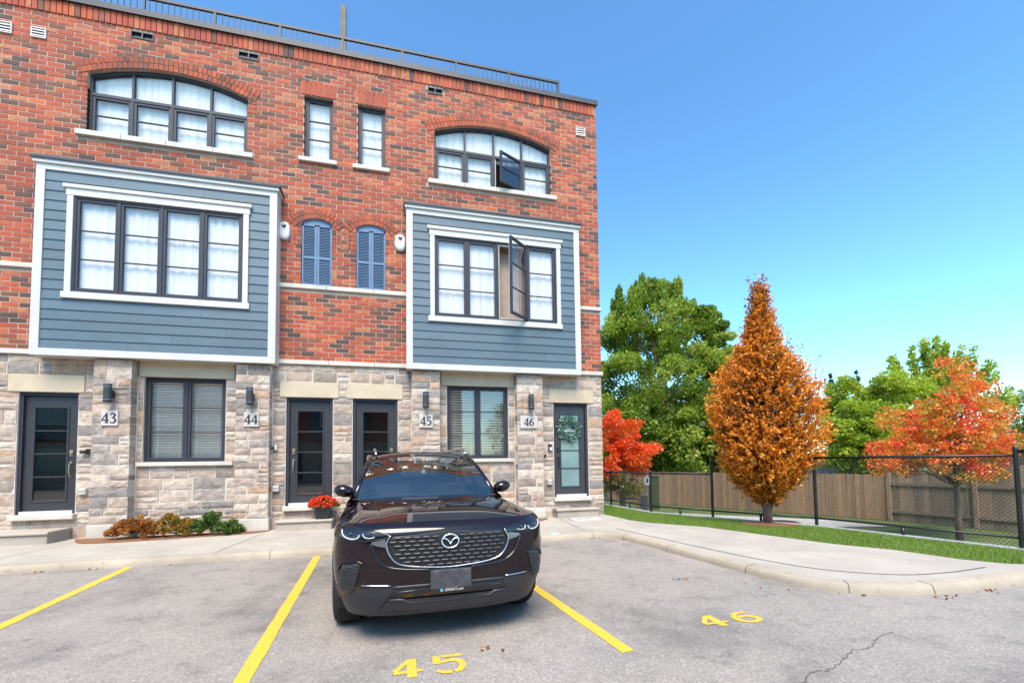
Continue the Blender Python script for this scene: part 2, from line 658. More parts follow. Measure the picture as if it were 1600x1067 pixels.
def grass_ground_mat():
    m, nt, b = new_mat('grass_ground')
    n = noise(nt, 1.2, 8, .65)
    r = ramp(nt, n.outputs[0], [(.3, (.055, .085, .018)), (.5, (.085, .125, .026)), (.7, (.13, .14, .05))])
    n2 = noise(nt, 60, 4)
    s = ramp(nt, n2.outputs[0], [(.3, (.6, .6, .6)), (.7, (1.3, 1.3, 1.2))])
    c = mix(nt, 1.0, r.outputs[0], s.outputs[0], 'MULTIPLY')
    nt.links.new(c, b.inputs['Base Color'])
    b.inputs['Roughness'].default_value = .95
    bump(nt, b, n2.outputs[0], .6, .02)
    return m


M['turf'] = grass_ground_mat()
bank_top = [(x + .02, y, .07) for x, y in fence_line]
bank_bot = [(x + 5.5, y + 1.5, LOW - .01) for x, y in fence_line]
ter.grid([bank_top, bank_bot])
ground = tag(ter.build('ground', M['turf']), kind='structure')

lot = MB()
lot_edge_y = -2.40
lot.add([(-90, -90, 0), (90, -90, 0), (90, -6.0, 0), (8.9, -6.0, 0), (5.0, -6.0, 0), (5.0, -2.0, 0), (-90, -2.0, 0)], [(0, 1, 2, 3, 4, 5, 6)])
lot.add([(90, -6.0, 0), (90, -6.0, -2), (8.9, -6.0, -2), (8.9, -6.0, 0)], [(0, 1, 2, 3)])
parking = tag(lot.build('parking_lot', M['asphalt']), kind='structure')

kerb_front = curve_pts([(-24, -2.62), (-12, -2.62), (-5.2, -2.63), (-1.2, -2.63), (2.4, -2.56), (3.3, -2.50), (3.72, -2.62), (3.86, -3.1), (3.99, -4.2), (4.12, -5.4), (4.34, -6.2), (4.9, -6.57), (5.65, -6.68), (6.6, -6.68), (9, -6.66), (14, -6.66), (30, -6.66)], 5)


def offset(poly, d):
    out = []
    for i, p in enumerate(poly):
        a = np.array(poly[max(i - 1, 0)])
        b = np.array(poly[min(i + 1, len(poly) - 1)])
        t = (b - a) / np.linalg.norm(b - a)
        out.append((p[0] - t[1] * d, p[1] + t[0] * d))
    return out


kb = MB()
prof = [(0, -.05), (.012, .03), (.028, .075), (.05, SW), (.19, SW + .004), (.20, SW - .02)]
kb.grid([[(*q, z) for q in offset(kerb_front, o)] for o, z in prof], flip=False)
kerb = tag(kb.build('kerb', M['kerb'], angle=40), kind='structure')
kerb_back = offset(kerb_front, .206)
# kerb joints
for (u, v, l) in ((20, 880, .2),):
    pass
jt = MB()
for i in (14, 20, 26, 33, 39, 45, 52, 58):
    if i >= len(kerb_front): continue
    a = np.array(kerb_front[i]); b = np.array(offset(kerb_front, .2)[i])
    n_ = (b - a) / np.linalg.norm(b - a); t_ = np.array([-n_[1], n_[0]]) * .004
    q = [(a + n_ * o, z) for o, z in prof[:-1]]
    P1 = [(*(p - t_ - n_ * .003), z + .0025) for p, z in q]; P2 = [(*(p + t_ - n_ * .003), z + .0025) for p, z in q]
    jt.grid([P1, P2])
M['joint'] = plain('dark_joint', (.10, .09, .08), .95)
tag(jt.build('kerb_joint', M['joint'], kerb), None)

# sidewalk: in front of the houses and round the corner
walk_edge = [(4.84, -.02), (4.9, -1.2), (5.05, -1.62), (5.76, -2.51), (6.14, -3.67), (6.44, -4.59), (6.83, -5.23), (6.98, -5.89), (7.2, -6.2), (7.6, -6.44)]
kb_in = [p for p in kerb_back if p[0] <= 7.6 or p[1] > -6]
walk_poly = [(-24, .3)] + [p for p in kb_in] + [p for p in walk_edge[::-1]] + [(4.84, .3)]
sw = MB().slab(walk_poly, -.03, SW - .001)
sidewalk = tag(sw.build('sidewalk', M['conc']), kind='structure')
# expansion joints and the open crack behind the kerb
jn = MB()


def strip(pts, w, z, mbx):
    L = offset(pts, w / 2); Rr = offset(pts, -w / 2)
    mbx.grid([[(*p, z) for p in Rr], [(*p, z) for p in L]])


for x in (-8.3, -5.75, -2.75, 1.1, 3.35):
    strip([(x, -2.42), (x + .1, -1.2), (x + .18, -.4)], .009, SW + .003, jn)
strip([p for p in offset(kerb_front, .215) if p[0] < 3.4], .006, SW + .003, jn)
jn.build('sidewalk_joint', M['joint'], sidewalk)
ck = MB()
cr = curve_pts([(4.0, -2.15), (4.12, -2.95), (4.35, -4.35), (4.56, -5.25), (4.85, -5.86), (5.4, -6.24), (6.0, -6.32), (6.7, -6.27)], 8)
cr = [(x + .05 + rnd.uniform(-.004, .004), y + rnd.uniform(-.006, .006)) for x, y in cr]
strip(cr, .020, SW + .0035, ck)
strip([(4.52, -1.62), (4.72, -1.60), (4.93, -1.70)], .012, SW + .0035, ck)
ck.build('open_joint', M['joint'], sidewalk)

# lawn strip
lawn_poly = [p for p in walk_edge[:]] + [(8.6, -6.44), (8.8, -6.44), (8.50, -5.68), (7.84, -3.06), (6.82, -1.37), (6.12, .04), (5.95, 1.91), (5.66, 4.2), (5.3, 9.0), (4.9, 9.0)]
lawn_poly = lawn_poly[::1]
lw = MB().slab(lawn_poly, -.03, .075)
lawn = tag(lw.build('lawn', M['turf']), kind='structure')
# strip of lot kerb/pavement under the lawn's outer end
tag(MB().slab([(7.6, -6.446), (30, -6.446), (30, -6.0), (8.9, -6.0), (8.74, -6.44), (7.6, -6.44)], -.03, SW - .004).build('pavement', M['conc']), kind='structure')
# concrete strip under the fence
cs = MB()
fl_in = [(x - .10, y) for x, y in fence_line]
fl_out = [(x + .09, y) for x, y in fence_line]
cs.grid([[(*p, .098) for p in fl_out], [(*p, .10) for p in fl_in]], flip=True)
cs.grid([[(*p, .10) for p in fl_in], [(*p, .0) for p in fl_in]], flip=True)
cs.grid([[(*p, -.3) for p in fl_out], [(*p, .098) for p in fl_out]], flip=True)
tag(cs.build('fence_kerb', concrete_mat('pale_gravel_concrete', (.47, .46, .44), .2, .4)), kind='structure')
# path in the low yard
tag(MB().slab([(9.0, 4.0), (10.2, 3.0), (16.2, 1.4), (16.2, 2.6), (10.6, 8.0), (9.6, 14), (8.3, 14)], LOW, LOW + .03).build('path', concrete_mat('gravel_path', (.40, .38, .35), .2, .3)), kind='structure')

# ------------------------------------------------------------------ townhouse
XL, XR = -13.2, 4.85
house = thing('townhouse', 'three-storey red brick townhouse with stone ground floor and two blue-grey bays', 'building', ((XL + XR) / 2, 0, 0))
COURSE, PITCHX, BL, BH = .0978, .277, .2630, .0842
BAND0, BAND1 = 3.52, 3.61          # stone band
SILL0, SILL1 = 5.15, 5.24          # sill band
PAR0, PAR1 = 10.22, 10.51          # soldier course
BAYS = [(-6.53, -2.48), (.11, 4.19)]
BAYZ0, BAYZ1, BAYY = 3.455, 7.02, -.31
BIGW = [(-5.97, -3.15), (.755, 3.605)]
BIGZ0, BIGS, BIGC = 7.95, 9.17, 9.45
SMALL = [(-2.05, -1.46), (-.94, -.345)]
SMZ0, SMZ1 = 8.045, 9.47
SHUT = [(-2.08, -1.462), (-.962, -.336)]
SHZ0, SHS, SHC = 5.24, 6.62, 6.72
DOORS = [(-6.86, -5.937), (-2.335, -1.42), (-1.018, -.075), (3.57, 4.46)]
DZ0, DZ1 = .572, 2.80
GWIN = [(-4.885, -3.46), (1.013, 2.445)]
GZ0, GZ1 = 1.51, 3.15
PIL = [(-5.61, -4.985), (-3.225, -2.59), (.22, .845), (2.60, 3.25)]
PILY = -.20


def circ(x0, x1, s, c):
    h, w = c - s, (x1 - x0) / 2
    r = (h * h + w * w) / (2 * h)
    return (x0 + x1) / 2, c - r, r


ARCH = [(x0, x1, BIGZ0, BIGS, BIGC, .25, 3) for x0, x1 in BIGW] + [(x0, x1, SHZ0, SHS, SHC, .215, 5) for x0, x1 in SHUT]
VENTS_D = [(.60, .95, 10.03, 10.175), (-5.28, -4.88, 10.03, 10.175), (-3.35, -2.95, 10.03, 10.175)]


def blocked(z, zt=None):
    """x intervals without running-bond bricks at height z (mid of a course)"""
    out = []
    for x0, x1 in BAYS:
        if BAYZ0 < z < BAYZ1 + .05: out.append((x0 + .02, x1 - .02))
    for x0, x1, z0, s, c, th, legs in ARCH:
        cx, cz, r = circ(x0, x1, s, c)
        if z0 - .02 < z < c + th + .03:
            ro = r + th + .008
            if z >= s - legs * COURSE:
                hw = (x1 - x0) / 2 + .19
                if z > s + .02:
                    q = ro * ro - ((zt or z) - cz) ** 2
                    hw2 = math.sqrt(q) if q > 0 else 0
                    hw = min(hw2, hw) if z > s + .10 else min(max(hw2, 0), hw)
                if hw > 0: out.append((cx - hw, cx + hw))
            else:
                out.append((x0, x1))
    for x0, x1 in SMALL:
        if SMZ0 - .02 < z < SMZ1: out.append((x0, x1))
        if SMZ1 <= z < SMZ1 + .28: out.append((x0 - .075, x1 + .075))
    for x0, x1 in BIGW:
        if 7.83 < z < BIGZ0: out.append((x0 - .16, x1 + .14))
    for x0, x1 in SMALL:
        if 7.945 < z < SMZ0: out.append((x0 - .11, x1 + .10))
    for x0, x1, z0, z1 in VENTS_D:
        if z0 - .02 < z < z1 + .02: out.append((x0, x1))
    return out


def free(xa, xb, blk):
    cuts = sorted(blk)
    out, x = [], xa
    for a, b in cuts:
        if b <= x: continue
        if a > x: out.append((x, min(a, xb)))
        x = max(x, b)
        if x >= xb: break
    if x < xb: out.append((x, xb))
    return out


bricks = []       # (x0,x1,z0,z1,y)
z = BAND1 + .006
row = 0
while z + BH < PAR0 + .01:
    zt = z + BH
    if zt > SILL0 and z < SILL1:
        z = SILL1 + .006
        row += 1
        continue
    xoff = (row % 2) * PITCHX / 2 + .02
    for a, b in free(XL, XR, blocked(z + BH / 2, zt)):
        k = math.floor((a - xoff) / PITCHX)
        while True:
            x0 = xoff + k * PITCHX
            if x0 >= b - .02: break
            c0, c1 = max(x0, a), min(x0 + BL, b)
            if c1 - c0 > .03: bricks.append((c0, c1, z, zt, rnd.uniform(-.003, .003)))
            k += 1
    z += COURSE
    row += 1
soldiers = []
x = XL
while x < XR - .04:                                   # parapet soldier course, slightly proud
    soldiers.append((x, min(x + .087, XR), PAR0 + .012, PAR1 - .004, -.022 + rnd.uniform(-.002, .002)))
    x += .0985
for x0, x1 in SMALL:
    a, b = x0 - .07, x1 + .07
    n = 7
    for k in range(n):
        soldiers.append((a + (b - a) * k / n + .005, a + (b - a) * (k + 1) / n - .006, SMZ1 + .006, SMZ1 + .31, -.012))
arch_b = []       # polygons XZ
for x0, x1, z0, s, c, th, legs in ARCH:
    cx, cz, r = circ(x0, x1, s, c)
    half = math.asin((x1 - x0) / 2 / r)
    t2 = th / 2
    for ringi in range(2):
        r0, r1 = r + ringi * t2 + .004, r + (ringi + 1) * t2 - .006
        ext = .16 / r
        n = max(5, int(2 * (half + ext) * (r0 + r1) / 2 / .086))
        for k in range(n):
            a0 = -half - ext + 2 * (half + ext) * k / n
            a1 = -half - ext + 2 * (half + ext) * (k + 1) / n
            g = .0055 / r0
            P = [(cx + rr * math.sin(a), cz + rr * math.cos(a)) for rr, a in ((r0, a0 + g), (r0, a1 - g), (r1, a1 - g), (r1, a0 + g))]
            zz = min(p[1] for p in P)
            arch_b.append((P, -.014 + rnd.uniform(-.002, .002)))
    for sx in (-1, 1):                                # header stacks below the spring of the arch
        ex = cx + sx * (x1 - x0) / 2
        for j in range(legs):
            for q in range(2):
                xa = ex + sx * (q * .094 + .002)
                xb = ex + sx * (q * .094 + .086)
                zt = s - .035 - j * COURSE
                soldiers.append((min(xa, xb), max(xa, xb), zt - BH, zt, -.006 + rnd.uniform(-.002, .002)))

# mortar body of the wall with its openings
def cells(mbx, xa, xb, za, zb, holes, y0, y1):
    xs = sorted({xa, xb, *[v for h in holes for v in h[:2] if xa < v < xb]})
    zs = sorted({za, zb, *[v for h in holes for v in h[2:] if za < v < zb]})
    for i in range(len(xs) - 1):
        run = None
        for j in range(len(zs) - 1):
            mx, mz = (xs[i] + xs[i + 1]) / 2, (zs[j] + zs[j + 1]) / 2
            solid = not any(h[0] < mx < h[1] and h[2] < mz < h[3] for h in holes)
            if solid:
                run = [zs[j] if run is None else run[0], zs[j + 1]]
            if (not solid or j == len(zs) - 2) and run:
                mbx.box(xs[i], xs[i + 1], y0, y1, run[0], run[1])
                run = None


wm = MB()
holes = [(a[0], a[1], a[2], a[4]) for a in ARCH] + [(x0, x1, SMZ0, SMZ1) for x0, x1 in SMALL] + VENTS_D
cells(wm, XL, XR - .008, BAND1 - .02, PAR1, holes, .006, .17)
for x0, x1, z0, s, c, th, legs in ARCH:
    cx, cz, r = circ(x0, x1, s, c)
    N = 20
    for k in range(N):
        a, b = x0 + (x1 - x0) * k / N, x0 + (x1 - x0) * (k + 1) / N
        za = cz + math.sqrt(max(r * r - (a - cx) ** 2, 0)); zb = cz + math.sqrt(max(r * r - (b - cx) ** 2, 0))
        wm.prism([(a, za), (b, zb), (b, c + .002), (a, c + .002)], .010, .17)
brick_wall = wm.build('brick_wall', M['mortar'], house)
brick_wall['label'] = 'red and brown brick upper wall with pale joints'


def px_area(x0, x1, z0, z1):
    u, v = proj(np.array([[x0, 0, z0], [x1, 0, z0], [x0, 0, z1]]))
    if u[1] < 2 or u[0] > 1598 or v[2] > 1065 or v[0] < 2: return 0
    return (u[1] - u[0]) * abs(v[0] - v[2])


bricks.sort(key=lambda b: -px_area(*b[:4]))
unit = MB().bbox(-BL / 2, BL / 2, 0, .10, -BH / 2, BH / 2, .004).mesh('brick')
unit.materials.append(M['brick_o'])
mass = MB()
made = 0
for b in bricks:
    full = abs(b[1] - b[0] - BL) < .004
    if made < 300 and full:
        o = link('brick', unit, brick_wall, ((b[0] + b[1]) / 2, b[4], (b[2] + b[3]) / 2))
        o.rotation_euler = (0, rnd.uniform(-.006, .006), rnd.uniform(-.006, .006))
        made += 1
    else:
        mass.bbox(b[0], b[1], b[4], .10, b[2], b[3], .004, rnd.random())
for b in soldiers:
    mass.bbox(b[0], b[1], b[4], .10, b[2], b[3], .004, rnd.random() if rnd.random() < .3 else rnd.uniform(.3, .95))
for P, y in arch_b:
    mass.prism(P, y, .12, rnd.choice((.2, .3, .33, .40, .45, .5, .76, .25)))
tag(mass.build('brickwork', M['brick_g'], brick_wall), kind='stuff')

# gable end, roof and core
def brick_tex_mat():
    m, nt, b = new_mat('distant_brick')
    g = nd(nt, 'ShaderNodeNewGeometry')
    sp = nd(nt, 'ShaderNodeSeparateXYZ'); nt.links.new(g.outputs['Position'], sp.inputs[0])
    ad = nd(nt, 'ShaderNodeMath', operation='ADD'); nt.links.new(sp.outputs[0], ad.inputs[0]); nt.links.new(sp.outputs[1], ad.inputs[1])
    cb = nd(nt, 'ShaderNodeCombineXYZ'); nt.links.new(ad.outputs[0], cb.inputs[0]); nt.links.new(sp.outputs[2], cb.inputs[1])
    t = nd(nt, 'ShaderNodeTexBrick'); nt.links.new(cb.outputs[0], t.inputs['Vector'])
    t.inputs['Scale'].default_value = 1.0; t.inputs['Brick Width'].default_value = .277; t.inputs['Row Height'].default_value = .0978
    t.inputs['Mortar Size'].default_value = .006; t.inputs['Bias'].default_value = -.1
    t.inputs['Color1'].default_value = (.33, .075, .035, 1); t.inputs['Color2'].default_value = (.11, .045, .032, 1); t.inputs['Mortar'].default_value = (.45, .36, .29, 1)
    nt.links.new(t.outputs['Color'], b.inputs['Base Color']); b.inputs['Roughness'].default_value = .9
    return m


M['fbrick'] = brick_tex_mat()
core = MB().box(XL, XR - .002, .95, 11.0, 0, 10.42)
core.box(XR - .16, XR - .003, .105, .95, BAND1, 10.45).box(XL, XL + .16, .175, .95, 0, 10.45)
core.build('gable_wall', M['fbrick'], house)
MB().box(XL, XR - .01, .17, .95, 10.2, 10.43).build('roof_deck', M['capmetal'], house)
MB().box(XR - .16, XR - .003, .105, .95, -.05, BAND1 - .001).box(XR - .006, XR + .006, .1, 10.9, -.05, BAND1 - .002).build('stone_gable', M['smortar'], house)
cap = MB()
cap.box(XL, XR + .035, -.055, .34, PAR1 + .005, 10.60)
cap.box(XL, XR + .045, -.068, -.052, PAR1 - .02, 10.612)
cap.build('parapet_cap', M['capmetal'], house)
MB().box(XL + .17, XR - .17, .90, .948, .0, 10.19).build('inner_wall', M['greyin'], house)
# floor plates inside, close off the storeys
MB().box(XL, XR - .17, .175, .95, 3.48, 3.60).box(XL, XR - .17, .175, .95, 7.1, 7.25).build('floor_plate', M['greyin'], house)

# bands of limestone
def band(z0, z1, y0, x0, x1, name, step=.95):
    xs = x0
    while xs < x1 - .01:
        xe = min(xs + step + rnd.uniform(-.05, .05), x1)
        if x1 - xe < .2: xe = x1
        MB().bbox(xs + .003, xe - .003, y0, .09, z0, z1, .006).build(name, M['limestone'], house)
        xs = xe


for a, b in ((XL, BAYS[0][0] + .03), (BAYS[0][1] - .02, BAYS[1][0] + .02), (BAYS[1][1] - .02, XR + .03)):
    band(SILL0, SILL1, -.045, a, b, 'sill_band')
    band(BAND0, BAND1, -.05, a, b, 'belt_band')
for x0, x1 in BIGW:
    band(7.845, BIGZ0, -.07, x0 - .15, x1 + .13, 'window_sill', .8)
for x0, x1 in SMALL:
    band(7.955, SMZ0, -.06, x0 - .105, x1 + .095, 'window_sill', 2)

# ---------------------------------------------------- stone ground floor
sm = MB()
gh = [(a, b, GZ0 - .05, GZ1 + .02) for a, b in GWIN] + [(a, b, DZ0 - .03, DZ1 + .02) for a, b in DOORS]
cells(sm, XL, XR - .012, -.05, BAND0 + .02, gh, .012, .17)
for a, b in PIL:
    sm.box(a + .012, b - .012, PILY + .014, .02, -.03, BAYZ0 - .012)
stone_wall = sm.build('stone_wall', M['smortar'], house)
stone_wall['label'] = 'coursed rock-faced stone wall in taupe, grey and tan'
LINT = [(-7.01, -5.84), (-2.455, -1.305), (-1.14, .03), (3.46, 4.62)]
WLINT = [(-4.95, -3.295), (.884, 2.595)]
sblk = []
for a, b in LINT: sblk.append((a, b, 2.815, 3.155))
for a, b in DOORS: sblk.append((a, b, .545, 2.82)); sblk.append((a - .03, b + .03, .44, .565))
for a, b in WLINT: sblk.append((a - .02, b + .02, 3.155, 3.53))
for a, b in GWIN: sblk.append((a, b, 1.49, 3.16)); sblk.append((a - .09, b + .17, 1.405, 1.495))
for a, b in PIL: sblk.append((a, b, -.1, BAYZ0))
stones = []      # x0,x1,z0,z1,y,depth


def fill_row(a, b, z0, z1, y, dep, rg, wmin=.20, wmax=.62, split=.36):
    x = a
    while x < b - .01:
        w = rg.uniform(wmin, wmax)
        if b - (x + w) < wmin * .8: w = b - x
        xe = min(x + w, b)
        if z1 - z0 > .15 and rg.random() < split and w < .42:
            zm = z0 + (z1 - z0) * rg.uniform(.38, .62)
            stones.append((x, xe, z0, zm, y, dep)); stones.append((x, xe, zm, z1, y, dep))
        else:
            stones.append((x, xe, z0, z1, y, dep))
        x = xe


def rows(za, zb, hs=(.14, .18, .22, .26)):
    z, out = za, []
    while z < zb - .01:
        h = rnd.choice(hs)
        if zb - (z + h) < .10: h = zb - z
        if h > .30:
            out += [(z, z + h / 2), (z + h / 2, z + h)]
        else:
            out.append((z, z + h))
        z += h
    return out


levels = [.345, .44, .565, .95, 1.405, 1.49, 2.0, 2.815, 3.155, 3.52]
for la, lb in zip(levels[:-1], levels[1:]):
    for z0, z1 in rows(la, lb):
        mid = (z0 + z1) / 2
        blk = [(h[0], h[1]) for h in sblk if h[2] < mid < h[3]]
        for a, b in free(XL, XR, blk):
            fill_row(a, b, z0, z1, 0, .10, rnd)
plinth = []
blk0 = [(a, b) for a, b in PIL]
for a, b in free(XL, XR, blk0):
    fill_row(a, b, .02, .345, 0, .10, rnd, .5, .9, 0)
for a, b in PIL:
    plinth.append((a, b))
    for z0, z1 in rows(.345, BAYZ0 - .01, (.14, .17, .20, .23)):
        fill_row(a, b, z0, z1, PILY, .22, rnd, .2, .48, .2)

NX, NZ = 5, 3


def rock_unit(k):
    rg = random.Random(100 + k)
    g = MB()
    P = []
    for j in range(NZ + 1):
        rowp = []
        for i in range(NX + 1):
            ed = i in (0, NX) or j in (0, NZ)
            d = rg.uniform(.002, .008) if ed else rg.uniform(-.008, .003)
            rowp.append(((i / NX - .5) * (.985 if ed else 1) + rg.uniform(-.012, .012) * (0 if i in (0, NX) else 1), d, (j / NZ - .5) * .985 + (0 if j in (0, NZ) else rg.uniform(-.03, .03))))
        P.append(rowp)
    g.grid(P)
    n = NX + 1
    rim = [i for i in range(n)] + [j * n + NX for j in range(1, NZ + 1)] + [NZ * n + i for i in range(NX - 1, -1, -1)] + [j * n for j in range(NZ - 1, 0, -1)]
    vb = len(g.v)
    for r_ in rim:
        x_, y_, z_ = g.v[r_]
        g.v.append((x_, 1.0, z_))
    for i in range(len(rim)):
        j = (i + 1) % len(rim)
        g.f.append([rim[i], vb + i, vb + j, rim[j]]); g.t.append(None)
    return g


units = [rock_unit(k) for k in range(10)]


def with_depth(g, dep):
    h = MB(); h.f = g.f; h.t = g.t
    h.v = [(x_, dep if y_ == 1.0 else y_, z_) for x_, y_, z_ in g.v]
    return h


um = {}
for dep in (.10, .22):
    um[dep] = []
    for g in units:
        me = with_depth(g, dep).mesh('stone'); me.materials.append(M['stone_o']); um[dep].append(me)
JT = .0085
stones.sort(key=lambda s_: -px_area(*s_[:4]))
smass = MB()
for i, s_ in enumerate(stones):
    k = rnd.randrange(10)
    cx, cz = (s_[0] + s_[1]) / 2, (s_[2] + s_[3]) / 2
    sx, sz = s_[1] - s_[0] - JT * 2 * rnd.uniform(.8, 1.2), s_[3] - s_[2] - JT * 2 * rnd.uniform(.8, 1.2)
    dy = s_[4] + rnd.uniform(-.008, .006)
    if i < 300:
        o = link('stone', um[s_[5]][k], stone_wall, (cx, dy, cz))
        o.scale = (sx, 1, sz)
    else:
        g = with_depth(units[k], s_[5])
        smass.add([(cx + x_ * sx, dy + y_, cz + z_ * sz) for x_, y_, z_ in g.v], g.f, rnd.random())
tag(smass.build('stonework', M['stone_g'], stone_wall), kind='stuff')
for a, b in PIL:
    MB().bbox(a - .012, b + .012, PILY - .022, .0, -.02, .335, .008).build('pilaster_base', M['limestone'], stone_wall)
for a, b in LINT:
    MB().bbox(a, b, -.018, .10, 2.822, 3.148, .005).build('lintel', M['precast'], house)
for a, b in WLINT:
    MB().bbox(a, b, -.03, .10, 3.165, BAYZ0 + .03, .005).build('lintel', M['precast'], house)
for a, b in GWIN:
    MB().bbox(a - .08, b + .16 if b < 0 else b + .11, -.065, .13, 1.412, 1.49, .006).build('window_sill', M['limestone'], house)

# ---------------------------------------------------- windows
def sash(mbx, x0, x1, z0, z1, y, muntins, t=.052, mt=.018, dep=.05):
    mbx.bbox(x0, x0 + t, y, y + dep, z0, z1, .004); mbx.bbox(x1 - t, x1, y, y + dep, z0, z1, .004)
    mbx.bbox(x0 + t, x1 - t, y, y + dep, z0, z0 + t, .004); mbx.bbox(x0 + t, x1 - t, y, y + dep, z1 - t, z1, .004)
    for k in range(muntins):
        zz = z0 + t + (z1 - z0 - 2 * t) * (k + 1) / (muntins + 1)
        mbx.box(x0 + t, x1 - t, y + .008, y + dep - .008, zz - mt / 2, zz + mt / 2)


def curtain(x0, x1, z0, z1, y, parent, folds=9, amp=.0065, seed=0, name='curtain', mat='curtain'):
    rg = random.Random(seed)
    n = int((x1 - x0) * 70)
    ph = [rg.uniform(0, 6.28) for _ in range(4)]
    P = [[], []]
    for i in range(n + 1):
        x = x0 + (x1 - x0) * i / n
        t = i / n
        yy = y + amp * (math.sin(t * folds * 6.28 * (x1 - x0) * .6 + ph[0]) * .6 + .5 * math.sin(t * folds * 3.7 * (x1 - x0) + ph[1]))
        P[0].append((x, yy, z0)); P[1].append((x, yy, z1))
    g = MB().grid(P)
    return g.build(name, M[mat], parent, smooth=True)


def glaze(x0, x1, z0, z1, y, parent):
    return MB().box(x0, x1, y, y + .008, z0, z1).build('pane', M['glass'], parent)


def window(x0, x1, z0, z1, y, n, muntins, parent, label, open_i=None, open_a=0, cur=True, seed=0, depth=.09, cy=.115):
    """rectangular casement window; returns the frame (part), children: sash, pane, curtain"""
    f = MB(); T = .035
    f.box(x0, x1, y, y + depth, z0, z0 + T); f.box(x0, x1, y, y + depth, z1 - T, z1)
    f.box(x0, x0 + T, y, y + depth, z0 + T, z1 - T); f.box(x1 - T, x1, y, y + depth, z0 + T, z1 - T)
    W = (x1 - x0 - T * (n + 1)) / n
    for k in range(1, n):
        xm = x0 + T + k * (W + T)
        f.box(xm - T, xm, y, y + depth, z0 + T, z1 - T)
    win = f.build('window', M['frame'], parent)
    win['label'] = label
    for k in range(n):
        a = x0 + T + k * (W + T); b = a + W
        za, zb = z0 + T, z1 - T
        if k == open_i:
            s = MB(); sash(s, -W, 0, za, zb, -.025, muntins)
            so = s.build('sash', M['frame'], win, loc=(b, y - .01, 0)); so.rotation_euler = (0, 0, open_a)
            p = MB().box(-W + .05, -.05, -.002, .006, za + .05, zb - .05).build('pane', M['glass'], win, loc=(b, y - .01, 0)); p.rotation_euler = (0, 0, open_a)
            e = MB().box(-W, -W + .02, .026, .034, za, zb).box(-W + .02, -.02, .026, .034, za, za + .03).box(-W + .02, -.02, .026, .034, zb - .03, zb).build('sash_edge', M['trim'], win, loc=(b, y - .01, 0)); e.rotation_euler = (0, 0, open_a)
            MB().box(a + .012, a + .03, y + .02, y + .07, za, zb).box(a + .03, b - .012, y + .02, y + .07, za, za + .03).box(a + .03, b - .012, y + .02, y + .07, zb - .03, zb).build('inner_liner', M['trim'], win)
        else:
            s = MB(); sash(s, a, b, za, zb, y + .012, muntins); s.build('sash', M['frame'], win)
            glaze(a + .05, b - .05, za + .05, zb - .05, y + .035, win)
            if cur: curtain(a - .02, b + .02, z0 - .02, z1 + .02, y + cy, win, seed=seed + k)
    return win


# third floor arched windows
def arched(x0, x1, which, open_i=None, seed=0):
    y = .075; cx, cz, r = circ(x0, x1, BIGS, BIGC)
    T = .04; n = 4; zt = 8.79
    arc = lambda x, o=0: cz + math.sqrt((r - o) ** 2 - (x - cx) ** 2)
    f = MB()
    f.box(x0, x1, y, y + .09, BIGZ0, BIGZ0 + T); f.box(x0, x1, y, y + .09, zt - .03, zt + .03)
    f.box(x0, x0 + T, y, y + .09, BIGZ0 + T, zt - .03); f.box(x1 - T, x1, y, y + .09, BIGZ0 + T, zt - .03)
    f.prism([(x0, zt + .03), (x0 + T, zt + .03), (x0 + T, arc(x0 + T, .001)), (x0, arc(x0 + .0001, .0))], y, y + .09)
    f.prism([(x1 - T, zt + .03), (x1, zt + .03), (x1, arc(x1 - .0001)), (x1 - T, arc(x1 - T, .001))], y, y + .09)
    W = (x1 - x0 - T * (n + 1)) / n
    for k in range(1, n):
        xm = x0 + T + k * (W + T)
        f.box(xm - T, xm, y, y + .09, BIGZ0 + T, zt - .03)
        f.prism([(xm - T, zt + .03), (xm, zt + .03), (xm, arc(xm, .02)), (xm - T, arc(xm - T, .02))], y + .004, y + .086)
    N = 28
    for k in range(N):
        a, b = x0 + T + (x1 - x0 - 2 * T) * k / N, x0 + T + (x1 - x0 - 2 * T) * (k + 1) / N
        f.prism([(a, arc(a, .055)), (b, arc(b, .055)), (b, arc(b, .0)), (a, arc(a, .0))], y, y + .09)
    win = f.build('window', M['frame'], house)
    win['label'] = which
    for k in range(n):
        a = x0 + T + k * (W + T); b = a + W
        za, zb = BIGZ0 + T, zt - .03
        if k == open_i:
            A = R(26)
            s = MB(); sash(s, -W, 0, za, zb, -.025, 1); so = s.build('sash', M['frame'], win, loc=(b, y - .01, 0)); so.rotation_euler = (0, 0, A)
            p = MB().box(-W + .05, -.05, -.002, .006, za + .05, zb - .05).build('pane', M['glass'], win, loc=(b, y - .01, 0)); p.rotation_euler = (0, 0, A)
            MB().box(a + .012, a + .03, y + .02, y + .07, za, zb).box(a + .03, b - .012, y + .02, y + .07, za, za + .03).build('inner_liner', M['trim'], win)
        else:
            s = MB(); sash(s, a, b, za, zb, y + .012, 1); s.build('sash', M['frame'], win)
            glaze(a + .05, b - .05, za + .05, zb - .05, y + .035, win)
        # arched light above
        q = [(a, zt + .03), (b, zt + .03)] + [(x, arc(x, .03)) for x in np.linspace(b, a, 8)]
        MB().prism(q, y + .035, y + .043).build('pane', M['glass'], win)
        if k != open_i: curtain(a - .02, b + .02, BIGZ0 - .02, BIGC + .02, y + .115, win, seed=seed + k)
        else: curtain(a - .02, b + .02, zt - .1, BIGC + .02, y + .115, win, seed=seed + k)
    return win


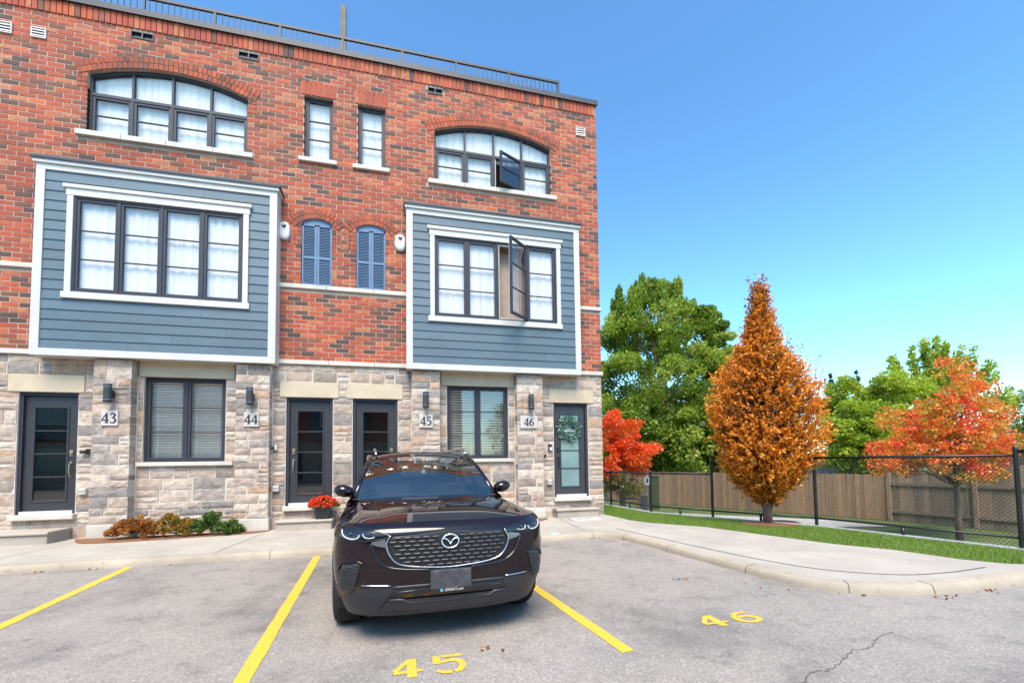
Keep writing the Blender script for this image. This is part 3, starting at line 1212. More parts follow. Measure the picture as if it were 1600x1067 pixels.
arched(*BIGW[0], 'wide arched dark-framed window above the left bay', None, 10)
arched(*BIGW[1], 'wide arched dark-framed window above the right bay with one sash open', 2, 20)
for i, (a, b) in enumerate(SMALL):
    window(a, b, SMZ0 + .001, SMZ1, .075, 1, 2, house, ('left', 'right')[i] + ' one of two narrow windows between the arched windows', seed=40 + i)

# louvred blue shutters in arched recesses
for i, (x0, x1) in enumerate(SHUT):
    cx, cz, r = circ(x0, x1, SHS, SHC)
    arc = lambda x: cz + math.sqrt(r * r - (x - cx) ** 2)
    s = MB(); xs = np.linspace(x0 + .003, x1 - .003, 12)
    s.prism([(x0 + .003, SHZ0), (x1 - .003, SHZ0)] + [(x, arc(x)) for x in xs[::-1]], .07, .09)
    st = .055
    cst = (x0 + x1) / 2
    for a, b in ((x0 + .003, x0 + .045), (cst - .05, cst - .002), (cst + .002, cst + .05), (x1 - .045, x1 - .003)):
        s.bbox(a, b, .035, .07, SHZ0, SHS - .02, .004)
    s.prism([(x0 + .003, SHS - .06), (x1 - .003, SHS - .06)] + [(x, arc(x)) for x in xs[::-1]], .035, .069)
    for zz in (SHZ0, SHZ0 + .60): s.box(x0 + .045, x1 - .045, .036, .07, zz, zz + .06)
    sh = s.build('shutter', M['shutter'], house)
    sh['label'] = ('left', 'right')[i] + ' blue louvred arched shutter between the bays'
    for a, b in ((x0 + .045, cst - .05), (cst + .05, x1 - .045)):
        zz = SHZ0 + .075
        sl = MB()
        while zz < SHS - .10:
            if not (SHZ0 + .57 < zz < SHZ0 + .66):
                sl.add([(a, .042, zz), (b, .042, zz), (b, .066, zz + .026), (a, .066, zz + .026), (a, .042, zz + .006), (b, .042, zz + .006), (b, .068, zz + .031), (a, .068, zz + .031)],
                       [(0, 1, 2, 3), (4, 7, 6, 5), (0, 4, 5, 1)])
            zz += .034
        sl.build('louvre_bank', M['shutter'], sh)

# ---------------------------------------------------- bays
def bay(x0, x1, wx0, wx1, idx):
    wz0, wz1 = 4.655, 6.482
    y = BAYY
    nm = ('left', 'right')[idx]
    body = MB()
    hy = y + .05
    cells(body, x0 + .02, x1 - .02, BAYZ0 + .02, BAYZ1, [(wx0, wx1, wz0, wz1)], hy, hy + .05)
    body.box(x0 + .02, x0 + .06, hy + .05, -.004, BAYZ0 + .02, BAYZ1); body.box(x1 - .06, x1 - .02, hy + .05, -.004, BAYZ0 + .02, BAYZ1)
    body.box(x0 + .06, x1 - .06, hy + .05, -.004, BAYZ0 + .02, BAYZ0 + .06); body.box(x0 + .06, x1 - .06, hy + .05, -.004, BAYZ1 - .05, BAYZ1)
    by = body.build('bay', M['greyin'], house)
    by['label'] = nm + ' projecting bay clad in blue-grey lap siding with pale trim'
    sx0, sx1, sz0, sz1 = x0 + .135, x1 - .135, 3.575, 6.925
    n = 18; h = (sz1 - sz0) / n
    tx0, tx1, tz0, tz1 = wx0 - .10, wx1 + .10, 4.545, 6.62
    for k in range(n):
        za, zb = sz0 + k * h, sz0 + (k + 1) * h
        segs = free(sx0, sx1, [(tx0 + .03, tx1 - .03)] if (zb > tz0 + .02 and za < tz1 - .02) else [])
        segs2 = []
        for a, b in segs:
            if b - a > 2.5:
                m_ = a + (b - a) * rnd.choice((.36, .55, .68, .8)); segs2 += [(a, m_ - .0015), (m_ + .0015, b)]
            else: segs2.append((a, b))
        for a, b in segs2:
            g = MB()
            v = []
            for x in (a, b):
                v += [(x, y + .014, za), (x, y + .030, zb + .012), (x, y + .049, zb + .012), (x, y + .049, za)]
            g.add(v, [(0, 4, 5, 1), (0, 3, 7, 4), (1, 5, 6, 2), (0, 1, 2, 3), (7, 6, 5, 4)])
            g.build('siding_board', M['siding'], by)
    tr = [(x0, x0 + .14, BAYZ0 + .13, BAYZ1 - .09), (x1 - .14, x1, BAYZ0 + .13, BAYZ1 - .09), (x0, x1, BAYZ0, BAYZ0 + .13), (x0, x1, BAYZ1 - .09, BAYZ1 + .02)]
    for a, b, za, zb in tr:
        MB().bbox(a, b, y, y + .05, za, zb, .004).build('trim_board', M['trim'], by)
    for a, b in ((x0, x0 + .019), (x1 - .019, x1)):                       # returns to the wall
        MB().box(a, b, y + .051, -.002, BAYZ0, BAYZ1 + .02).build('side_panel', M['trim'], by)
    MB().box(x0 + .02, x1 - .02, y + .051, -.03, BAYZ0 + .004, BAYZ0 + .019).build('soffit', M['trim'], by)
    c = MB()
    c.box(x0 - .035, x1 + .035, y - .035, .0, BAYZ1 + .021, BAYZ1 + .085)
    c.build('crown_board', M['trim'], by)
    c = MB()
    c.add([(x0 - .06, y - .06, BAYZ1 + .087), (x1 + .06, y - .06, BAYZ1 + .087), (x1 + .06, -.004, BAYZ1 + .087), (x0 - .06, -.004, BAYZ1 + .087),
           (x0 - .06, y - .06, BAYZ1 + .135), (x1 + .06, y - .06, BAYZ1 + .135), (x1 + .02, -.004, BAYZ1 + .24), (x0 - .02, -.004, BAYZ1 + .24)],
          [(0, 3, 2, 1), (4, 5, 6, 7), (0, 1, 5, 4), (1, 2, 6, 5), (2, 3, 7, 6), (3, 0, 4, 7)])
    c.build('bay_roof', M['capmetal'], by)
    # window casing
    for a, b, za, zb, yy in ((tx0, wx0, wz0, wz1, y - .012), (wx1, tx1, wz0, wz1, y - .012), (tx0 - .045, tx1 + .03, wz0 - .12, wz0, y - .02), (tx0 - .02, tx1 + .02, wz1, wz1 + .135, y - .016), (tx0 - .06, tx1 + .055, wz1 + .135, wz1 + .205, y - .04)):
        MB().bbox(a, b, yy, y + .05, za, zb, .004).build('casing_board', M['trim'], by)
    window(wx0 + .003, wx1 - .003, wz0 + .003, wz1 - .003, y + .012, 4, 2, house, 'four-light dark window of the ' + nm + ' bay' + (' with one sash swung open' if idx else ''),
           open_i=2 if idx else None, open_a=R(42), seed=60 + idx * 10, depth=.085, cy=.105)
    return by


bay(*BAYS[0], -5.937, -3.096, 0)
bay(*BAYS[1], .725, 3.595, 1)

# ---------------------------------------------------- ground-floor windows with blinds
def slat_blind(x0, x1, z0, z1, y, parent, tilt, n):
    g = MB(); dz = (z1 - z0) / n; w = .045
    for k in range(n):
        zc = z0 + (k + .5) * dz
        dy, dzz = w / 2 * math.cos(tilt), w / 2 * math.sin(tilt)
        g.add([(x0, y - dy, zc - dzz), (x1, y - dy, zc - dzz), (x1, y + dy, zc + dzz), (x0, y + dy, zc + dzz),
               (x0, y - dy, zc - dzz + .003), (x1, y - dy, zc - dzz + .003), (x1, y + dy, zc + dzz + .003), (x0, y + dy, zc + dzz + .003)],
              [(0, 3, 2, 1), (4, 5, 6, 7), (0, 1, 5, 4), (2, 3, 7, 6)])
    g.box(x0, x1, y - .025, y + .025, z1, z1 + .04)
    for xx in (x0 + .12, x1 - .12): g.box(xx - .002, xx + .002, y - .026, y - .023, z0, z1)
    return g.build('blind', M['blind'], parent)


for i, (a, b) in enumerate(GWIN):
    w_ = window(a + .001, b - .001, GZ0 - .018, GZ1 + .012, .065, 2, 2, house, 'two-light dark window with white blinds beside number ' + ('43', '45')[i], cur=False)
    m_ = (a + b) / 2
    for c0, c1 in ((a + .06, m_ - .02), (m_ + .02, b - .06)):
        slat_blind(c0, c1, GZ0 + .03, GZ1 - .06, .19, w_, R((-52, -28)[i]), 30 if i == 0 else 26)

# ---------------------------------------------------- doors
def door(x0, x1, idx):
    nm = ('beside number 43', 'beside number 44', 'beside number 45, half behind the car', 'beside number 46')[idx]
    f = MB(); y = .05; T = .055
    f.box(x0 + .001, x0 + T, y, y + .11, DZ0, DZ1 + .015); f.box(x1 - T, x1 - .001, y, y + .11, DZ0, DZ1 + .015); f.box(x0 + T, x1 - T, y, y + .11, DZ1 - T + .015, DZ1 + .015)
    d = f.build('door_frame', M['frame'], house)
    d['label'] = 'charcoal front door with four-light glazing ' + nm
    a, b = x0 + T + .004, x1 - T - .004
    za, zb = DZ0 + .035, DZ1 - T + .008
    ys = y + .05
    gx0, gx1, gz0, gz1 = a + .155, b - .155, .80, 2.535
    s = MB()
    cells(s, a, b, za, zb, [(gx0, gx1, gz0, gz1)], ys, ys + .045)
    for q in ((gx0 - .035, gx0, gz0 - .035, gz1 + .035), (gx1, gx1 + .035, gz0 - .035, gz1 + .035)): s.bbox(q[0], q[1], ys - .014, ys, q[2], q[3], .006)
    for q in ((gz0 - .035, gz0), (gz1, gz1 + .035)): s.bbox(gx0, gx1, ys - .014, ys, q[0], q[1], .006)
    s.build('door_leaf', M['door'], d)
    H = (gz1 - gz0) / 4
    for k in range(1, 4):
        MB().bbox(gx0, gx1, ys - .008, ys + .02, gz0 + H * k - .011, gz0 + H * k + .011, .003).build('glazing_bar', M['door'], d)
    for k in range(4):
        MB().box(gx0, gx1, ys + .008, ys + .016, gz0 + H * k + (.011 if k else 0), gz0 + H * (k + 1) - (.011 if k < 3 else 0)).build('pane', M['frost' if idx == 3 else 'dglass'], d)
    MB().box(a, b, y - .02, y + .10, DZ0 - .025, DZ0 + .033).build('threshold', M['white'], d)
    hx = (b - .075) if idx in (0, 2) else (a + .075)
    h = MB()
    h.bbox(hx - .032, hx + .032, ys - .014, ys, 1.62, 1.74, .004); h.lathe([(.022, -.02), (.026, 0)], (hx, ys - .014, 1.68), 14, 'y')
    h.lathe([(.026, -.012), (.028, 0)], (hx, ys - .004, 1.50), 12, 'y')
    h.tube([(hx, ys - .01, 1.50), (hx, ys - .05, 1.47), (hx, ys - .058, 1.38), (hx, ys - .052, 1.28), (hx, ys - .01, 1.24)], .011, 8)
    h.lathe([(.016, -.01), (.018, 0)], (hx, ys - .002, 1.24), 10, 'y')
    h.build('handle', M['brass'] if idx != 3 else M['black'], d, angle=40)
    MB().box(x0 + .06, x1 - .06, .30, .32, DZ0, DZ1).build('hall_wall', M['darkin'], d)
    # stone sill
    MB().bbox(x0 - .03, x1 + .03, -.10, .12, .452, .545, .012).build('door_sill', M['limestone'], house)


M['dglass'] = glass_mat('door_glass', (.55, .56, .56), 1.9)
for i, (a, b) in enumerate(DOORS): door(a, b, i)

# the black doorbells, outlets, lamps and numerals are things of their own
def step_block(x0, x1, y0, label, h=.205):
    t = MB()
    t.bbox(x0 + .02, x1 - .02, y0 + .03, .0 - .022, SW - .02, SW + h - .055, .01)
    root = thing('door_step', label, 'step', ((x0 + x1) / 2, y0 / 2, SW - .02), 'concrete steps at the front doors')
    t.build('riser', M['step'], root)
    MB().bbox(x0, x1, y0, -.022, SW + h - .054, SW + h, .016).build('tread', M['step'], root)


step_block(-7.75, -5.95, -.62, 'long low concrete step below the door beside number 43')
step_block(-2.42, -1.36, -.40, 'concrete step below the door beside number 44, holding the flower pot')
step_block(-1.10, .0, -.40, 'concrete step below the door half hidden by the car')
step_block(3.50, 4.56, -.36, 'concrete step below the wreathed door beside number 46')

# ------------------------------------------------------------------ numerals
GLYPH = {
    '4': [([(.44, 0), (.44, 1)], [.13, .13]), ([(.45, .99), (.02, .30)], [.07, .07]), ([(.0, .28), (.64, .28)], [.09, .09]), ([(.28, .02), (.60, .02)], [.05, .05])],
    '3': [([(.07, .80), (.18, .94), (.34, .96), (.46, .80), (.36, .60), (.20, .53)], [.10, .07, .10, .14, .10, .05]),
          ([(.20, .53), (.40, .47), (.51, .28), (.43, .08), (.22, .01), (.05, .10)], [.05, .10, .14, .12, .07, .10])],
    '5': [([(.15, .93), (.54, .95)], [.13, .11]), ([(.16, .96), (.10, .54)], [.05, .05]),
          ([(.10, .54), (.28, .60), (.47, .49), (.53, .30), (.43, .08), (.22, .01), (.05, .09)], [.05, .08, .13, .14, .12, .07, .10])],
    '6': [([(.52, .95), (.32, .86), (.14, .62), (.08, .32), (.16, .08), (.31, .02), (.46, .10), (.52, .29), (.45, .49), (.30, .56), (.13, .44)], [.05, .10, .14, .15, .12, .07, .11, .13, .11, .07, .05])],
}
STENCIL = {
    '4': [([(.50, 1.0), (.50, 0.02)], [.26, .26]), ([(.40, .92), (.02, .36)], [.15, .15]), ([(.0, .30), (.40, .30)], [.14, .14]), ([(.64, .32), (.80, .32)], [.14, .14])],
    '5': [([(.08, 1.0), (.08, .55)], [.22, .22]), ([(.26, .94), (.86, .94)], [.14, .14]), ([(.20, .60), (.48, .68), (.74, .58), (.80, .36), (.70, .14), (.54, .07)], [.12, .15, .18, .20, .18, .15]), ([(.46, .06), (.24, .07), (.04, .18)], [.15, .15, .12])],
    '6': [([(.78, .98), (.40, .93), (.16, .76)], [.13, .16, .18]), ([(.13, .72), (.08, .40), (.20, .14), (.42, .06), (.64, .12), (.76, .32), (.64, .54), (.40, .62), (.18, .52)], [.18, .2, .17, .16, .17, .18, .16, .14, .12])],
}


BOLD = 1.0


def ribbon(pts, ws, n=7):
    if len(pts) > 2:
        P = curve_pts(pts, n)
        Wd = np.interp(np.linspace(0, len(pts) - 1, len(P)), range(len(ws)), ws)
    else:
        P, Wd = pts, ws
    L, Q = [], []
    for i, p in enumerate(P):
        a, b = np.array(P[max(i - 1, 0)]), np.array(P[min(i + 1, len(P) - 1)])
        t = (b - a) / np.linalg.norm(b - a)
        nrm = np.array([-t[1], t[0]]) * Wd[i] / 2 * BOLD
        L.append(np.array(p) + nrm); Q.append(np.array(p) - nrm)
    return L, Q


def glyph(mbx, g, mapf, th=None):
    for k, (pts, ws) in enumerate(g):
        L, Q = ribbon(pts, ws)
        mbx.grid([[mapf(*p, k) for p in Q], [mapf(*p, k) for p in L]])


BOLD = 1.35
NWORD = {'43': 'on the pilaster right of the leftmost door', '44': 'on the pilaster left of the second door', '45': 'on the pilaster above the car', '46': 'on the pilaster left of the wreathed door, the widest plaque'}
NUMX = [(-5.31, '43', .27), (-2.92, '44', .27), (.53, '45', .29), (2.885, '46', .42)]
for x, txt, wd in NUMX:
    zc = 2.325
    root = thing('house_number', 'pale stone plaque reading ' + txt + ', ' + NWORD[txt], 'house number', (x, PILY, zc - .15), 'house number plaques')
    MB().bbox(x - wd / 2, x + wd / 2, PILY - .034, PILY + .02, zc - .145, zc + .145, .006).build('plaque', M['plaque'], root)
    for i, ch in enumerate(txt):
        g = MB(); h = .185
        x0 = x - .122 + i * .126
        glyph(g, GLYPH[ch], lambda a, b, k: (x0 + a * h, PILY - .0365 - k * .0006, zc - h / 2 + b * h))
        g.build('numeral', M['ink'], root)

BOLD = 1.0
# painted bay numbers and lines
for txt, x, y, wd, h, lab in (('45', -.05, -7.015, .275, .285, 'yellow stencilled number 45 on the asphalt in front of the car'), ('46', 2.53, -6.80, .33, .25, 'worn yellow stencilled number 46 on the empty bay')):
    root = thing('bay_number', lab, 'road marking', (x + .25, y + .1, 0), 'painted bay numbers')
    for i, ch in enumerate(txt):
        g = MB(); xo = x + i * wd
        glyph(g, STENCIL[ch], lambda a, b, k: (xo + a * wd * .88, y + b * h, .004 + k * .0006))
        g.build('numeral', M['yellow'], root)


def line(p0, p1, w, lab):
    a, b = np.array(p0), np.array(p1)
    t = (b - a) / np.linalg.norm(b - a)
    N = 40
    g = MB(); n = np.array([-t[1], t[0]]); L, Q = [], []
    for i in range(N + 1):
        p = a + (b - a) * i / N
        L.append((*(p + n * (w / 2 + rnd.uniform(-.004, .004))), .004)); Q.append((*(p - n * (w / 2 + rnd.uniform(-.004, .004))), .004))
    g.grid([Q, L])
    tag(g.build('parking_line', M['yellow']), lab, 'road marking', 'yellow parking lines')


line((-3.71, -2.66), (-3.30, -6.9), .105, 'leftmost yellow parking line running to the kerb below number 43')
line((-1.25, -2.68), (-.98, -7.35), .105, 'yellow parking line beside the left side of the car')
line((1.20, -2.66), (1.63, -7.04), .105, 'yellow parking line between the car and the bay numbered 46')
# cracks in the asphalt
g = MB()
pts = [(2.40, -7.78), (2.62, -7.66), (2.78, -7.65), (3.02, -7.56), (3.2, -7.47), (3.42, -7.45), (3.62, -7.34), (3.86, -7.28)]
P = curve_pts(pts, 9)
P = [(x + rnd.uniform(-.010, .010), y + rnd.uniform(-.014, .014)) for x, y in P]
Wc = [.002 + .006 * rnd.random() * (1 - .5 * i / len(P)) for i in range(len(P))]
L, Q = ribbon(P[:2], [.01, .01]) if False else ([], [])
for i, p in enumerate(P):
    a, b = np.array(P[max(i - 1, 0)]), np.array(P[min(i + 1, len(P) - 1)]); t = (b - a) / np.linalg.norm(b - a)
    L.append((*(np.array(p) + np.array([-t[1], t[0]]) * Wc[i]), .003)); Q.append((*(np.array(p) - np.array([-t[1], t[0]]) * Wc[i]), .003))
g.grid([Q, L])
g.build('asphalt_crack', M['joint'], parking)

# ------------------------------------------------------------------ fixtures on the wall
M['lampglass'] = plain('lamp_lens', (.55, .56, .58), .2)
for i, (x, nm) in enumerate(((-5.30, '43'), (-2.925, '44'), (.52, '45'), (2.915, '46'))):
    root = thing('wall_lamp', 'black cylindrical wall lamp ' + NWORD[nm].split(',')[0], 'wall lamp', (x, PILY, 2.6), 'cylindrical wall lamps')
    c = (x, PILY - .125, 2.78)
    r_ = .064
    MB().lathe([(r_ - .006, -.175), (r_, -.165), (r_, -.125)], c, 20).build('end_cap', M['capmetal'], root, angle=40)
    MB().lathe([(r_, -.112), (r_, .112)], c, 20).build('body', M['capmetal'], root, angle=40)
    MB().lathe([(r_, .125), (r_, .165), (r_ - .006, .175)], c, 20).build('end_cap', M['capmetal'], root, angle=40)
    for zz in (-.125, .112): MB().lathe([(r_ - .008, zz), (r_ - .008, zz + .013)], c, 20).build('lens', M['lampglass'], root)
    MB().bbox(x - .03, x + .05, PILY - .06, PILY + .012, 2.72, 2.84, .004).build('bracket', M['black'], root)
for x, lab in ((-2.405, 'white oval alarm light on the brick beside the left bay'), (-.02, 'white oval alarm light on the brick beside the right bay')):
    root = thing('alarm_light', lab, 'alarm light', (x, 0, 6.17), 'white oval alarm lights')
    zc = 6.36; g = MB()
    for k, (sx, yy) in enumerate(((1, 0), (1, -.05), (.92, -.072), (.6, -.085))):
        pass
    prof_ = [(1, .01), (1, -.045), (.93, -.068), (.72, -.082)]
    rings = []
    for s_, yy in prof_:
        ring = []
        for k in range(28):
            a = 2 * math.pi * k / 28
            ex = .115 * s_ * math.copysign(abs(math.cos(a)) ** .75, math.cos(a)); ez = .19 * s_ * math.copysign(abs(math.sin(a)) ** .75, math.sin(a))
            ring.append((x + ex, yy, zc + ez))
        rings.append(ring + [ring[0]])
    g.grid(rings, flip=True); b0 = len(g.v); g.v += rings[-1][:-1]; g.f.append([b0 + k for k in range(28)][::-1]); g.t.append(None)
    g.build('shell', M['white'], root, angle=35)
    g = MB().lathe([(.042, 0), (.038, -.02), (.03, -.03)], (x, -.082, zc + .095), 14, 'y'); g.build('sensor', M['black'], root, angle=40)
    MB().lathe([(.02, 0), (.016, -.01)], (x, -.112, zc + .095), 12, 'y').build('lens', M['lampglass'], root)
for (x0, x1, z0, z1), lab in zip(VENTS_D, ('dark double vent below the parapet above the right arched window', 'dark double vent below the parapet left of the pair, over the left arched window', 'dark double vent below the parapet between the arched windows')):
    root = thing('wall_vent', lab, 'vent', ((x0 + x1) / 2, 0, z0), 'dark double wall vents')
    f = MB(); T = .018
    f.box(x0 + .001, x1 - .001, -.016, .02, z0, z0 + T); f.box(x0 + .001, x1 - .001, -.016, .02, z1 - T, z1); f.box(x0 + .001, x0 + T, -.016, .02, z0 + T, z1 - T); f.box(x1 - T, x1 - .001, -.016, .02, z0 + T, z1 - T)
    f.box((x0 + x1) / 2 - .012, (x0 + x1) / 2 + .012, -.016, .02, z0 + T, z1 - T); f.build('frame', M['capmetal'], root)
    MB().box(x0 + .01, x1 - .01, .03, .04, z0 + .01, z1 - .01).build('backing', M['black'], root)
M['ventwhite'] = plain('grey_white_plastic', (.50, .46, .43), .5)
for x0, x1, z0, z1, lab in ((4.29, 4.54, 9.63, 9.85, 'pale louvred vent near the right corner of the building'), (-6.89, -6.65, 9.665, 9.87, 'pale louvred vent left of the left arched window'), (-7.41, -7.18, 9.65, 9.87, 'pale louvred vent at the left edge of the picture')):
    root = thing('wall_vent', lab, 'vent', ((x0 + x1) / 2, 0, z0), 'pale louvred wall vents')
    f = MB(); T = .02
    f.box(x0, x0 + T, -.03, .01, z0, z1); f.box(x1 - T, x1, -.03, .01, z0, z1); f.box(x0 + T, x1 - T, -.03, .01, z0, z0 + T); f.box(x0 + T, x1 - T, -.03, .01, z1 - T, z1)
    f.build('frame', M['ventwhite'], root)
    for k in range(3):
        zz = z0 + .03 + k * (z1 - z0 - .05) / 3
        h = (z1 - z0 - .06) / 3
        MB().add([(x0 + T, -.034, zz), (x1 - T, -.034, zz), (x1 - T, -.010, zz + h), (x0 + T, -.010, zz + h), (x0 + T, -.028, zz), (x1 - T, -.028, zz), (x1 - T, -.004, zz + h), (x0 + T, -.004, zz + h)],
                 [(0, 1, 2, 3), (7, 6, 5, 4), (0, 4, 5, 1), (3, 2, 6, 7)]).build('louvre', M['ventwhite'], root)
    MB().box(x0 + T, x1 - T, -.001, .004, z0 + T, z1 - T).build('backing', M['black'], root)
# doorbells, cameras and outlet boxes
for x, z_, lab, kind in ((-5.78, 1.70, 'small black doorbell camera on the stone right of the left door', 0), (-2.55, 1.76, 'black and white doorbell camera on the stone left of the second door', 1), (3.46, 1.735, 'black and white video doorbell on the stone left of the wreathed door', 2), (3.335, 1.54, 'tiny black round knob on the stone beside the wreathed door', 3)):
    root = thing('doorbell', lab, 'doorbell', (x, 0, z_ - .06))
    if kind == 2:
        MB().bbox(x - .045, x + .045, -.045, .012, z_ - .08, z_ + .08, .006).build('body', M['black'], root)
        MB().bbox(x - .02, x + .04, -.055, -.046, z_ - .07, z_ + .01, .004).build('face', M['white'], root)
    elif kind == 3:
        MB().lathe([(.03, .012), (.028, -.03), (.018, -.042)], (x, 0, z_), 12, 'y').build('knob', M['black'], root, angle=40)
    else:
        MB().lathe([(.03, 0), (.03, .09)], (x - .07, -.05, z_), 12, 'x').build('camera_barrel', M['black'], root, angle=40)
        MB().bbox(x + .015, x + .06, -.06, .012, z_ - .05, z_ + .055, .008).build('mount', M['white' if kind else 'black'], root)
for x, z_, lab in ((-5.795, .955, 'grey outlet box low on the stone right of the left door'), (-2.50, .92, 'grey outlet box low on the stone left of the second door'), (3.43, .915, 'grey outlet box low on the stone left of the wreathed door')):
    root = thing('outlet_box', lab, 'outlet box', (x, 0, z_ - .06), 'grey outlet boxes')
    MB().bbox(x - .06, x + .06, -.075, .012, z_ - .06, z_ + .06, .012).build('cover', M['ventwhite'], root)
    MB().box(x - .05, x + .05, -.079, -.0755, z_ + .0, z_ + .008).build('hinge', M['black'], root)

# ------------------------------------------------------------------ roof railing and wooden post
rl_ = thing('roof_railing', 'dark metal railing with thin pickets along the flat roof edge', 'railing', (-1, .22, 10.6))
RY = .22
g = MB(); g.obox((XL, RY, 11.14), (3.95, RY, 11.14), .05, .055); g.build('top_rail', M['capmetal'], rl_)
g = MB(); g.obox((XL, RY, 10.68), (3.95, RY, 10.68), .035, .04); g.build('bottom_rail', M['capmetal'], rl_)
pm = MB().box(-.022, .022, -.022, .022, 10.600, 11.185).mesh('post'); pm.materials.append(M['capmetal'])
posts = [3.93, 2.62, 1.30, .02, -1.30, -2.60, -3.88, -5.18, -6.48, -7.78, -9.08]
for x in posts: link('post', pm, rl_, (x, RY, 0))
pk = MB().box(-.0095, .0095, -.0095, .0095, 10.699, 11.113).mesh('picket'); pk.materials.append(M['capmetal'])
x = XL + .05
while x < 3.9:
    if min(abs(x - p) for p in posts) > .04: link('picket', pk, rl_, (x, RY, 0))
    x += .112
M['greywood'] = wood_mat('weathered_grey_wood', (.24, .20, .165), 'object')
tag(MB().bbox(-1.40, -1.27, .55, .68, 10.425, 12.30, .01).build('wooden_post', M['greywood']), 'weathered wooden post standing on the flat roof behind the railing', 'post')

# ------------------------------------------------------------------ opposite terrace, seen in reflections only
OY = -27.0
opp = thing('brick_terrace', 'brick townhouse row across the parking lot, behind the camera', 'building', (-12, OY - 4, 0))
ob = MB().box(-34, 5.0, OY - 9, OY, -.1, 9.6); ob.build('wall', M['fbrick'], opp)
MB().box(-34.1, 5.1, OY - 9.1, OY + .06, 9.602, 9.75).build('parapet_cap', M['capmetal'], opp)
MB().box(-34, 5.02, OY, OY + .05, -.1, 3.1).build('stone_base', M['stone_g'], opp)
for k in range(6):
    xb = -31.5 + k * 6.2
    MB().box(xb, xb + 4.1, OY + .051, OY + .4, 3.3, 6.7).build('bay', M['siding'], opp)
    MB().box(xb - .1, xb + 4.2, OY + .052, OY + .46, 6.701, 6.85).build('bay_trim', M['trim'], opp)
    for zz0, zz1, yy in ((4.3, 6.1, OY + .401), (7.6, 8.9, OY + .001)):
        w_ = MB()
        w_.box(xb + .6, xb + 3.5, yy, yy + .05, zz0, zz0 + .07).box(xb + .6, xb + 3.5, yy, yy + .05, zz1 - .07, zz1)
        for q in range(5): w_.box(xb + .6 + q * .7075, xb + .67 + q * .7075, yy, yy + .05, zz0 + .07, zz1 - .07)
        wo = w_.build('window', M['trim'] if zz0 < 5 else M['frame'], opp)
        MB().box(xb + .67, xb + 3.43, yy + .004, yy + .02, zz0 + .07, zz1 - .07).build('pane', M['frost'], wo)
    MB().box(xb + 1.2, xb + 2.9, OY + .051, OY + .08, 1.0, 2.7).build('window', M['frost'], opp)
    MB().box(xb + 4.6, xb + 5.5, OY + .051, OY + .08, .2, 2.4).build('door', M['door'], opp)

# ------------------------------------------------------------------ chain-link fence
fpix = [(955, 788.7, 733), (1017.7, 799, 735), (1114, 807.5, 712), (1276, 820, 712), (1597, 856, 698)]
fence = thing('chain_link_fence', 'black chain-link fence with round posts along the lawn', 'fence', (7.5, -2.5, .1))
FP = [(5.70, 4.2), (5.99, 1.91), (6.16, .04), (6.86, -1.37), (7.88, -3.06), (8.54, -5.68), (8.92, -7.2)]
FH = [1.0, 1.0, 1.0, 1.30, 1.34, 1.40, 1.40]
for (x, y), h in zip(FP, FH):
    MB().tube([(x, y, .05), (x, y, .1 + h)], .030, 12).lathe([(.035, -.01), (.035, .015), (.02, .04)], (x, y, .1 + h), 12).build('post', M['black'], fence, angle=40)
fm = plain('black_wire', (.010, .010, .011), .45, var=.2)
for i in range(len(FP) - 1):
    a, b = np.array(FP[i]), np.array(FP[i + 1])
    h = min(FH[i], FH[i + 1]) - .03
    h0, h1 = (h, h)
    t = (b - a) / np.linalg.norm(b - a); L_ = np.linalg.norm(b - a)
    MB().tube([(*a, .1 + h0), (*b, .1 + h1)], .021, 10).build('top_rail', M['black'], fence, smooth=True)
    MB().tube([(*a, .24), (*b, .24)], .018, 10).build('bottom_rail', M['black'], fence, smooth=True)
    m_ = (a + b) / 2
    MB().tube([(*m_, .06), (*m_, .222)], .026, 10).build('short_post', M['black'], fence, smooth=True)
    # woven diamonds: zig-zag wires
    g = MB(); s_ = .058; r_ = .0028
    z0, z1 = .115, .1 + h0
    nd_ = int(L_ / s_); s_ = L_ / nd_
    nz = int((z1 - z0) / s_); sz = (z1 - z0) / nz
    nrm = np.array([-t[1], t[0]])
    sd = Vector((nrm[0], nrm[1], 0))
    for k in range(nd_):
        for j in range(nz):
            for d_ in (0, 1):
                x0, x1 = (k, k + 1) if d_ == 0 else (k + 1, k)
                p0 = a + t * x0 * s_; p1 = a + t * x1 * s_
                zz = z0 + j * sz
                off = nrm * (.002 if d_ else -.002)
                A = Vector((*(p0 + off), zz)); B = Vector((*(p1 + off), zz + sz))
                dd = (B - A).normalized(); u2 = dd.cross(sd).normalized()
                vv = [A + sd * r_, A - sd * r_ * .5 + u2 * r_ * .9, A - sd * r_ * .5 - u2 * r_ * .9, B + sd * r_, B - sd * r_ * .5 + u2 * r_ * .9, B - sd * r_ * .5 - u2 * r_ * .9]
                g.add(vv, [(0, 1, 4, 3), (1, 2, 5, 4), (2, 0, 3, 5)])
    tag(g.build('wire_mesh', fm, fence, smooth=True), kind='stuff')

# ------------------------------------------------------------------ wooden fence
M['fwood'] = wood_mat('brown_fence_wood', (.285, .18, .11), 'object')
M['fwood2'] = wood_mat('grey_brown_fence_wood', (.29, .215, .15), 'object')


